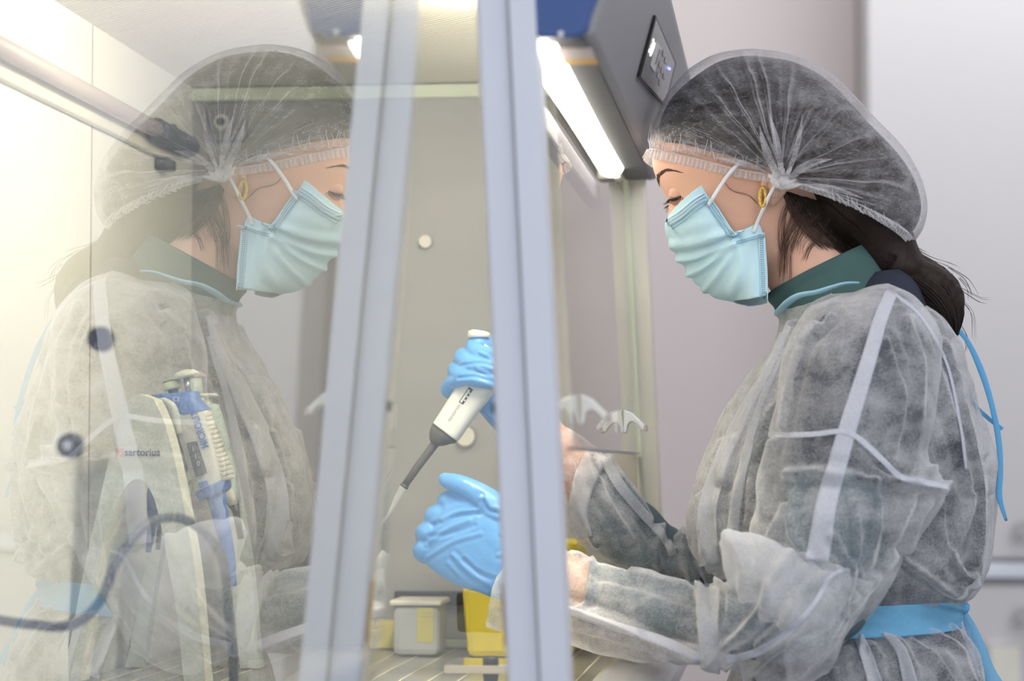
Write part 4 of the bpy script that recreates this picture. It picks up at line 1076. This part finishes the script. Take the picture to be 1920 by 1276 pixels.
for s in (-1, 1):
    V_, F_ = caps_geo([(px0 + .03, Y0 + s * .08, .64), (px0 - .18, Y0 + s * .10, .645), (px0 - .40, Y0 + s * .10, .625), (px0 - .435, Y0 + s * .10, .56), (px0 - .41, Y0 + s * .10, .33), (px0 - .39, Y0 + s * .10, .13)], [.115, .105, .080, .074, .064, .056], 20, 50)
    make('trouser_leg', V_, F_, M['trousers'], person)
    V_, F_ = caps_geo([(px0 - .36, Y0 + s * .10, .045), (px0 - .42, Y0 + s * .10, .042), (px0 - .56, Y0 + s * .10, .034)], [.044, .044, .034], 18, 16)
    make('shoe', V_, F_, M['shoe'], person)

# the sheer gown
gown = loft('gown', [(1457, 586, 1668, 552, 0, .088, .088), (1462, 602, 1715, 566, 0, .115, .115), (1448, 640, 1772, 606, 0, .150, .150), (1428, 672, 1800, 645, 0, .168, .168), (1398, 712, 1814, 690, 0, .182, .182), (1362, 768, 1830, 750, 0, .188, .188),
                     (1330, 830, 1852, 810, 0, .190, .190), (1306, 890, 1868, 870, 0, .186, .186), (1292, 945, 1870, 930, 0, .180, .180), (1290, 990, 1866, 985, 0, .178, .178), (1300, 1035, 1860, 1040, 0, .178, .178),
                     (1330, 1072, 1850, 1085, 0, .172, .172), (1385, 1105, 1830, 1112, 0, .158, .158), (1420, 1130, 1803, 1130, 0, .146, .146), (1425, 1160, 1802, 1162, 0, .146, .146), (1405, 1195, 1815, 1190, 0, .160, .160),
                     (1380, 1240, 1842, 1240, 0, .178, .178), (1360, 1290, 1856, 1295, 0, .19, .19), (1340, 1380, 1870, 1400, 0, .205, .205), (1330, 1480, 1880, 1500, 0, .215, .215), (1325, 1560, 1885, 1590, 0, .22, .22)], M['gown'], person, nv=230, nu=190, closed=False)
fg = [([(1490, 610), (1440, 690), (1400, 780), (1360, 900)], 10, 9), ([(1480, 640), (1420, 760), (1385, 900), (1370, 1040)], 9, 8), ([(1445, 760), (1410, 860), (1400, 980)], 8, 7), ([(1350, 830), (1325, 920), (1325, 1020), (1350, 1080)], 9, 7),
      ([(1380, 820), (1350, 900), (1345, 1000), (1375, 1090)], 8, 6), ([(1320, 930), (1322, 1000), (1340, 1060)], 7, 5), ([(1408, 905), (1420, 1000), (1400, 1070)], 7, 5),
      ([(1770, 640), (1800, 740), (1840, 850)], 9, 6), ([(1740, 640), (1790, 800), (1820, 920)], 10, 7), ([(1800, 700), (1838, 820), (1852, 920)], 7, 5), ([(1760, 940), (1770, 1020), (1820, 1090)], 9, 7),
      ([(1830, 930), (1800, 1010), (1760, 1080)], 8, 6), ([(1850, 900), (1845, 980), (1830, 1060)], 7, 6), ([(1690, 1045), (1740, 1080), (1790, 1112), (1830, 1080)], 8, 9),
      ([(1600, 1185), (1640, 1215), (1660, 1276)], 9, 8), ([(1640, 1185), (1700, 1220), (1720, 1300)], 12, 9), ([(1690, 1182), (1750, 1230), (1790, 1290)], 8, 6), ([(1740, 1180), (1800, 1220), (1830, 1290)], 8, 6),
      ([(1570, 1190), (1560, 1240), (1580, 1300)], 7, 5), ([(1780, 1175), (1830, 1230), (1845, 1300)], 7, 6), ([(1620, 1186), (1610, 1240), (1640, 1300)], 6, 5)]
folds(gown, fg, kh=.88, kw=.85, nz=.0065, nscale=(15, 9, 7))
# near sleeve of the gown: upper arm to elbow, then forearm to cuff
slv = loft('gown_sleeve', [(1560, 552, 1672, 536, -.09, .050, .05), (1512, 572, 1722, 566, -.115, .072, .06), (1486, 620, 1758, 618, -.14, .088, .07), (1468, 680, 1768, 690, -.155, .094, .075), (1455, 750, 1752, 780, -.165, .097, .075),
                           (1436, 815, 1738, 850, -.172, .097, .075), (1426, 870, 1776, 896, -.178, .096, .075), (1416, 920, 1784, 922, -.182, .096, .075), (1408, 962, 1748, 980, -.187, .096, .075), (1404, 1000, 1706, 1030, -.19, .092, .07), (1410, 1050, 1672, 1090, -.192, .092, .07),
                           (1440, 1110, 1622, 1160, -.194, .088, .065), (1462, 1180, 1570, 1215, -.194, .082, .06), (1474, 1240, 1518, 1258, -.194, .06, .05), (1482, 1276, 1498, 1284, -.194, .02, .02)], M['gown'], person, nv=220, nu=150)
fsl = [([(1530, 610), (1500, 660), (1480, 740), (1470, 800)], 9, 8), ([(1560, 590), (1520, 625), (1500, 640)], 7, 7), ([(1700, 600), (1730, 680), (1720, 780)], 10, 7), ([(1660, 640), (1690, 740), (1680, 840)], 8, 6),
       ([(1450, 830), (1430, 900), (1430, 960)], 10, 8), ([(1480, 890), (1540, 885), (1640, 900), (1760, 915)], 12, 10), ([(1470, 950), (1450, 1000), (1440, 1040)], 9, 7), ([(1500, 900), (1480, 980), (1520, 1060)], 9, 6),
       ([(1640, 900), (1650, 980), (1640, 1060)], 9, 9), ([(1600, 940), (1610, 1020), (1590, 1100)], 8, 8), ([(1780, 905), (1740, 960), (1700, 1030)], 8, 7), ([(1720, 930), (1690, 1000), (1660, 1060)], 9, 7),
       ([(1560, 1000), (1600, 1080), (1580, 1150)], 8, 8), ([(1680, 1040), (1630, 1110), (1560, 1190)], 9, 8), ([(1750, 880), (1700, 905), (1640, 880)], 9, 7)]
folds(slv, fsl, kh=.88, kw=.85, nz=.0065, nscale=(10, 9, 8), seed=5)
fsv = loft('gown_forearm', [(1640, 1085, 1545, 1262, -.19, .068, .05), (1600, 1062, 1500, 1286, -.195, .085, .06), (1520, 1040, 1452, 1292, -.195, .095, .06), (1430, 1040, 1400, 1268, -.19, .092, .06), (1362, 1086, 1345, 1256, -.18, .080, .055), (1300, 1102, 1290, 1246, -.165, .070, .055), (1230, 1088, 1215, 1240, -.15, .066, .055),
                            (1160, 1066, 1150, 1230, -.135, .062, .055), (1105, 1046, 1090, 1214, -.12, .058, .055), (1055, 1026, 1040, 1200, -.10, .054, .05), (1005, 1022, 975, 1188, -.085, .048, .046), (965, 1042, 935, 1184, -.075, .042, .042), (940, 1072, 912, 1178, -.07, .038, .038)], M['gown'], person, nv=190, nu=130, closed=False)
ffo = [([(1060, 1135), (1150, 1165), (1260, 1210), (1360, 1245)], 11, 12), ([(1060, 1170), (1160, 1195), (1250, 1232)], 8, 7), ([(1100, 1060), (1200, 1085), (1320, 1118)], 9, 8), ([(1110, 1060), (1104, 1110), (1090, 1140)], 8, 6),
       ([(1312, 1105), (1318, 1160), (1330, 1230)], 8, 10), ([(1345, 1095), (1372, 1115), (1372, 1150)], 8, 9), ([(1420, 1060), (1440, 1120), (1400, 1180), (1345, 1225)], 12, 12), ([(1500, 1070), (1480, 1150), (1420, 1210)], 10, 9),
       ([(1560, 1100), (1500, 1180), (1440, 1230), (1400, 1262)], 10, 10), ([(1070, 1040), (1130, 1050), (1180, 1066)], 7, 5), ([(1180, 1078), (1240, 1098), (1300, 1108)], 5, 5), ([(1600, 1120), (1550, 1200), (1500, 1260)], 9, 8)]
folds(fsv, ffo, kh=.88, kw=.85, nz=.005, nscale=(9, 9, 16), seed=9)
# the turned back fold hanging over the elbow
fold = loft('sleeve_fold', [(1346, 1012, 1366, 1100, -.235, .026, .02), (1358, 996, 1400, 1130, -.245, .040, .03), (1378, 990, 1440, 1165, -.25, .048, .035), (1430, 1006, 1480, 1195, -.255, .050, .035), (1490, 1028, 1520, 1200, -.255, .046, .035), (1550, 1048, 1560, 1170, -.25, .038, .03), (1596, 1064, 1592, 1120, -.24, .012, .01)], M['gown_thick'], slv, nv=90, nu=70)
folds(fold, [([(1365, 1005), (1395, 1060), (1395, 1120)], 12, 6), ([(1480, 1040), (1440, 1100), (1430, 1170)], 10, 5), ([(1570, 1070), (1500, 1110), (1470, 1170)], 10, 5)], nz=.003, nscale=(14, 9, 14), seed=2)
cuff = loft('wide_cuff', [(1352, 1090, 1350, 1262, -.185, .088, .05), (1330, 1094, 1328, 1258, -.18, .089, .05), (1305, 1100, 1316, 1252, -.175, .084, .05)], M['gown_thick'], fsv, nv=10, nu=90, closed=False)
folds(cuff, [([(1312, 1105), (1318, 1160), (1330, 1230)], 8, 8)], nz=.006)
# far sleeve
far = loft('gown_far_sleeve', [(1440, 930, 1400, 1100, .17, .08, .07), (1350, 960, 1310, 1105, .18, .075, .07), (1290, 985, 1240, 1100, .17, .07, .065), (1245, 985, 1165, 1072, .15, .066, .06), (1200, 938, 1100, 1030, .125, .060, .055), (1160, 882, 1060, 985, .10, .054, .05), (1128, 842, 1010, 925, .08, .046, .044), (1080, 812, 985, 870, .065, .04, .04), (1030, 790, 960, 835, .05, .034, .034)], M['gown'], person, nv=130, nu=90, closed=False)
folds(far, [([(1100, 850), (1130, 930), (1180, 1010)], 9, 8), ([(1140, 860), (1200, 950), (1260, 1030)], 9, 7), ([(1070, 870), (1085, 950), (1120, 1020)], 8, 7), ([(1240, 990), (1230, 1040), (1250, 1090)], 8, 7), ([(1280, 1000), (1285, 1050), (1300, 1090)], 8, 8), ([(1320, 980), (1310, 1040), (1330, 1090)], 8, 6)], nz=.005, nscale=(10, 9, 10), seed=3)

drape('cuff_fold', [(1122, 848), (1096, 900), (1084, 960), (1096, 1008)], (46, 30), [bvh(far)], M['gown_thick'], far, off=.003)
drape('sleeve_edge', [(1135, 858), (1160, 905), (1200, 955), (1245, 1005), (1262, 1040)], (22, 14), [bvh(far)], M['gown_thick'], far, off=.003)
trees = [bvh(gown), bvh(slv), bvh(fsv), bvh(fold)]
drape('shoulder_seam', [(1672, 545), (1650, 600), (1630, 670), (1610, 735), (1590, 800), (1570, 870), (1550, 940), (1540, 1000), (1532, 1050)], (24, 44), [bvh(slv)], M['seam'], slv, off=.003)
drape('sleeve_seam', [(1436, 814), (1480, 815), (1530, 813), (1575, 808), (1602, 816), (1630, 838), (1655, 862), (1690, 894), (1740, 905), (1780, 912)], (9, 12), [bvh(slv)], M['seam'], slv, off=.0035)
drape('lower_seam', [(1360, 1238), (1420, 1222), (1470, 1190), (1520, 1140), (1560, 1080), (1590, 1066)], (16, 5), trees, M['seam'], fsv, off=.003)
drape('sleeve_edge', [(1064, 1142), (1150, 1172), (1240, 1200), (1318, 1236)], (16, 20), [bvh(fsv)], M['seam'], fsv, off=.003)
# back seams and standing folds of the gown as doubled cloth
drape('back_seam', [(1676, 548), (1730, 596), (1775, 680), (1800, 790), (1812, 880)], 5, [bvh(gown), bvh(slv)], M['seam'], gown, off=.002)
drape('skirt_pleat', [(1605, 1182), (1622, 1220), (1640, 1276), (1650, 1310)], (16, 30), [bvh(gown)], M['gown_thick'], gown, off=.004)
drape('skirt_pleat', [(1660, 1182), (1690, 1220), (1706, 1276), (1712, 1310)], (14, 34), [bvh(gown)], M['gown_thick'], gown, off=.004)
drape('front_facing', [(1478, 610), (1440, 690), (1395, 770), (1350, 870), (1325, 960), (1330, 1060)], (14, 40), [bvh(gown)], M['gown_thick'], gown, off=.004)
drape('front_facing', [(1470, 650), (1425, 760), (1392, 880), (1372, 1000), (1372, 1070)], (10, 26), [bvh(gown)], M['gown_thick'], gown, off=.004)
# blue neck binding, belt, ties
nbnd = [W(x, y, Y0 + d) for x, y, d in ((1458, 586, 0.0), (1462, 582, -.04), (1478, 566, -.075), (1500, 553, -.098), (1532, 547, -.112), (1560, 538, -.120), (1585, 531, -.125), (1610, 530, -.12))]
tube('neck_binding', nbnd, [.0040, .0048, .0052, .0052, .0048, .004, .003, .002], M['binding'], gown, n=10, steps=50, flat=.45)
nbn2 = [np.array([p[0], 2 * Y0 - p[1], p[2]]) for p in nbnd]
tube('neck_binding', nbn2, [.0040, .0048, .0052, .0052, .0048, .004, .003, .002], M['binding'], gown, n=10, steps=50, flat=.45)
belt = loft('belt', [(1398, 1122, 1808, 1118, 0, .1555, .1555), (1402, 1140, 1806, 1140, 0, .153, .153), (1402, 1160, 1805, 1158, 0, .153, .153), (1392, 1182, 1806, 1170, 0, .158, .158)], M['belt'], person, nv=16, nu=120, closed=False)
folds(belt, [([(1740, 1122), (1780, 1135), (1805, 1140)], 5, 3)], nz=.003, nscale=(16, 9, 30))
s_ = belt.modifiers.new('t', 'SOLIDIFY'); s_.thickness = .0008
V_, F_ = join_geo([caps_geo([W(1796, 1128, Y0 - .02), W(1806, 1138, Y0 - .02)], [.006, .007], 12), caps_geo([W(1802, 1136, Y0 - .022), W(1796, 1146, Y0 - .018)], [.006, .005], 12)])
make('belt_knot', V_, F_, M['tie'], belt)
def ribbon(name, pts, wid, mat, parent, dy=0.0, n=50):
    L = catmull(pts, n); V = []
    for i, p in enumerate(L):
        t = L[min(i + 1, n - 1)] - L[max(i - 1, 0)]; t = t / np.linalg.norm(t[:2]); nn = np.array([-t[1], t[0]])
        wi = np.interp(i / (n - 1), np.linspace(0, 1, len(wid)), wid)
        for k in (-1, 0, 1):
            V.append(W(p[0] + nn[0] * wi * k / 2, p[1] + nn[1] * wi * k / 2, Y0 + p[2] + (.0015 if k == 0 else 0)))
    F = [(i * 3 + k, i * 3 + k + 1, (i + 1) * 3 + k + 1, (i + 1) * 3 + k) for i in range(n - 1) for k in range(2)]
    o = make(name, V, F, mat, parent); s = o.modifiers.new('t', 'SOLIDIFY'); s.thickness = .0008
    return o
ribbon('belt_tail', [(1802, 1140, -.02), (1822, 1170, -.02), (1838, 1215, -.02), (1852, 1260, -.02), (1875, 1300, -.02)], [8, 10, 22, 30, 34], M['belt'], belt)
ribbon('belt_tail', [(1800, 1142, -.01), (1812, 1180, .0), (1822, 1240, .0), (1830, 1300, .0)], [8, 12, 16, 20], M['belt'], belt)
ribbon('neck_tie', [(1760, 612, -.01), (1785, 612, -.01), (1812, 636, -.01), (1838, 690, -.01), (1858, 752, -.01), (1872, 820, -.01), (1876, 880, -.01), (1874, 930, -.01), (1887, 976, -.01)], [9, 8, 7, 11, 9, 10, 9, 10, 3], M['tie'], gown)
ribbon('neck_tie', [(1812, 736, .0), (1830, 762, .0), (1856, 786, .0), (1880, 804, .0)], [5, 6, 6, 5], M['tie'], gown)
ribbon('neck_tie', [(1760, 610, -.01), (1768, 622, -.01), (1780, 632, -.01)], [10, 8, 6], M['tie'], gown)

# gloves
def glove(name, parts, voxel, strokes=(), smooth=3, wr=()):
    V_, F_ = join_geo(parts); o = make(name, V_, F_, M['glove'], person); fix_normals(o)
    rm = o.modifiers.new('remesh', 'REMESH'); rm.mode = 'VOXEL'; rm.voxel_size = voxel
    s = o.modifiers.new('smooth', 'SMOOTH'); s.factor = .5; s.iterations = smooth
    dg = bpy.context.evaluated_depsgraph_get(); me = bpy.data.meshes.new_from_object(o.evaluated_get(dg))
    o.modifiers.clear(); o.data = me; me.materials.clear(); me.materials.append(M['glove'])
    me.polygons.foreach_set('use_smooth', [True] * len(me.polygons))
    folds(o, strokes, nz=.0006, nscale=(30, 30, 30), near_only=False)
    return o
def hw(px, py, d): return W(px, py, Y0 + d)
gl = []
gl.append(loft_geo([(1038, 1000, 1020, 1132, -.073, .025, .026), (1010, 985, 985, 1132, -.07, .027, .026), (960, 960, 938, 1124, -.068, .027, .025), (925, 945, 900, 1112, -.066, .026, .022), (890, 928, 856, 1096, -.064, .023, .02), (858, 926, 822, 1076, -.062, .019, .018), (838, 934, 800, 1058, -.06, .014, .015), (826, 950, 790, 1044, -.058, .006, .008)], nv=50, nu=40, e=2.4))
for (kx, ky), r in zip(((843, 940), (820, 968), (803, 999), (797, 1030)), (.0125, .0128, .0125, .0118)):
    gl.append(caps_geo([hw(kx + 32, ky + 2, -.060), hw(kx, ky, -.058), hw(kx - 2, ky + 5, -.040), hw(kx + 6, ky + 10, -.022), hw(kx + 34, ky + 12, -.014), hw(kx + 56, ky + 10, -.022)], [r, r, r * .95, r * .9, r * .85, r * .75], 16, 36))
gl.append(caps_geo([hw(975, 985, -.070), hw(935, 955, -.074), hw(896, 925, -.074), hw(862, 908, -.072), hw(836, 899, -.070)], [.019, .0165, .0125, .0105, .0082], 18, 40))
glf = glove('glove', gl, .0016, [
    ([(905, 940), (915, 955), (935, 962)], 4, -2.2), ([(830, 975), (860, 960), (900, 955)], 4, 1.6), ([(812, 985), (850, 968), (890, 962)], 4, -1.4), ([(800, 1020), (840, 990), (880, 975)], 4, 1.4),
    ([(806, 1005), (845, 1000), (890, 985)], 4, -1.2), ([(800, 1045), (850, 1015), (900, 1000)], 4, 1.2), ([(850, 1040), (880, 1070), (925, 1100)], 4, 1.6), ([(870, 1050), (900, 1075), (930, 1085)], 4, -1.5),
    ([(840, 1055), (870, 1085), (910, 1108)], 4, 1.2), ([(900, 930), (902, 945), (898, 960)], 3, 1.3), ([(940, 1000), (980, 1010), (1010, 1005)], 4, 1.2), ([(935, 1040), (975, 1035), (1010, 1040)], 4, 1.2)], smooth=3)
gr = []
gr.append(loft_geo([(1030, 765, 1010, 845, .05, .024, .024), (980, 735, 955, 822, .045, .026, .024), (945, 700, 925, 802, .04, .027, .024), (925, 660, 890, 760, .036, .022, .02), (905, 648, 872, 715, .034, .014, .014)], nv=40, nu=36, e=2.3))
for pts, r in (([(940, 645, .03), (905, 641, .015), (888, 648, -.003), (897, 660, -.019), (925, 664, -.026), (940, 668, -.022)], .0098),
               ([(930, 664, .035), (888, 664, .016), (868, 670, -.004), (885, 682, -.022), (930, 689, -.028), (950, 694, -.020)], .0108),
               ([(925, 690, .034), (880, 688, .016), (856, 695, -.002), (872, 705, -.021), (912, 712, -.026), (935, 716, -.022)], .0112),
               ([(915, 720, .033), (870, 712, .016), (848, 716, -.002), (862, 712, -.019), (888, 706, -.022)], .0088),
               ([(900, 745, .032), (860, 735, .020), (842, 730, .010), (850, 716, -.004)], .0105)):
    gr.append(caps_geo([hw(*p) for p in pts], [r * (1 - .04 * i) for i in range(len(pts))], 16, 40))
gr.append(caps_geo([hw(950, 700, .03), hw(930, 668, .016), hw(908, 650, .002), hw(898, 643, -.004)], [.015, .013, .0115, .0105], 16, 30))
grf = glove('glove', gr, .0015, [([(870, 684), (900, 680), (925, 686)], 3, -1.3), ([(860, 708), (890, 706), (925, 716)], 3, -1.3), ([(900, 660), (915, 668), (925, 675)], 3, 1.2), ([(895, 690), (910, 698), (925, 706)], 3, 1.2), ([(905, 770), (925, 785), (945, 800)], 4, 1.2)], smooth=3)

# lab stool under the person
stl = empty('lab_stool', (px0, Y0, 0), 'round black lab stool under the seated person, below the picture', 'stool')
tube('seat', [(px0, Y0, .445), (px0, Y0, .455), (px0, Y0, .505), (px0, Y0, .515)], [.16, .18, .18, .16], M['stool'], stl, n=40)
tube('column', [(px0, Y0, .09), (px0, Y0, .444)], [.028, .022], M['steel'], stl, n=20)
for k in range(5):
    a = 2 * math.pi * k / 5 + .3; d = np.array([math.cos(a), math.sin(a), 0])
    c = np.array([px0, Y0, .08])
    tube('leg', [c, c + d * .24 + np.array([0, 0, -.025])], [.018, .012], M['steel'], stl, n=12)
    e = c + d * .24; tube('caster', [(e[0] - .01, e[1], .027), (e[0] + .01, e[1], .027)], [.0262, .0262], M['rubber'], stl, n=20)
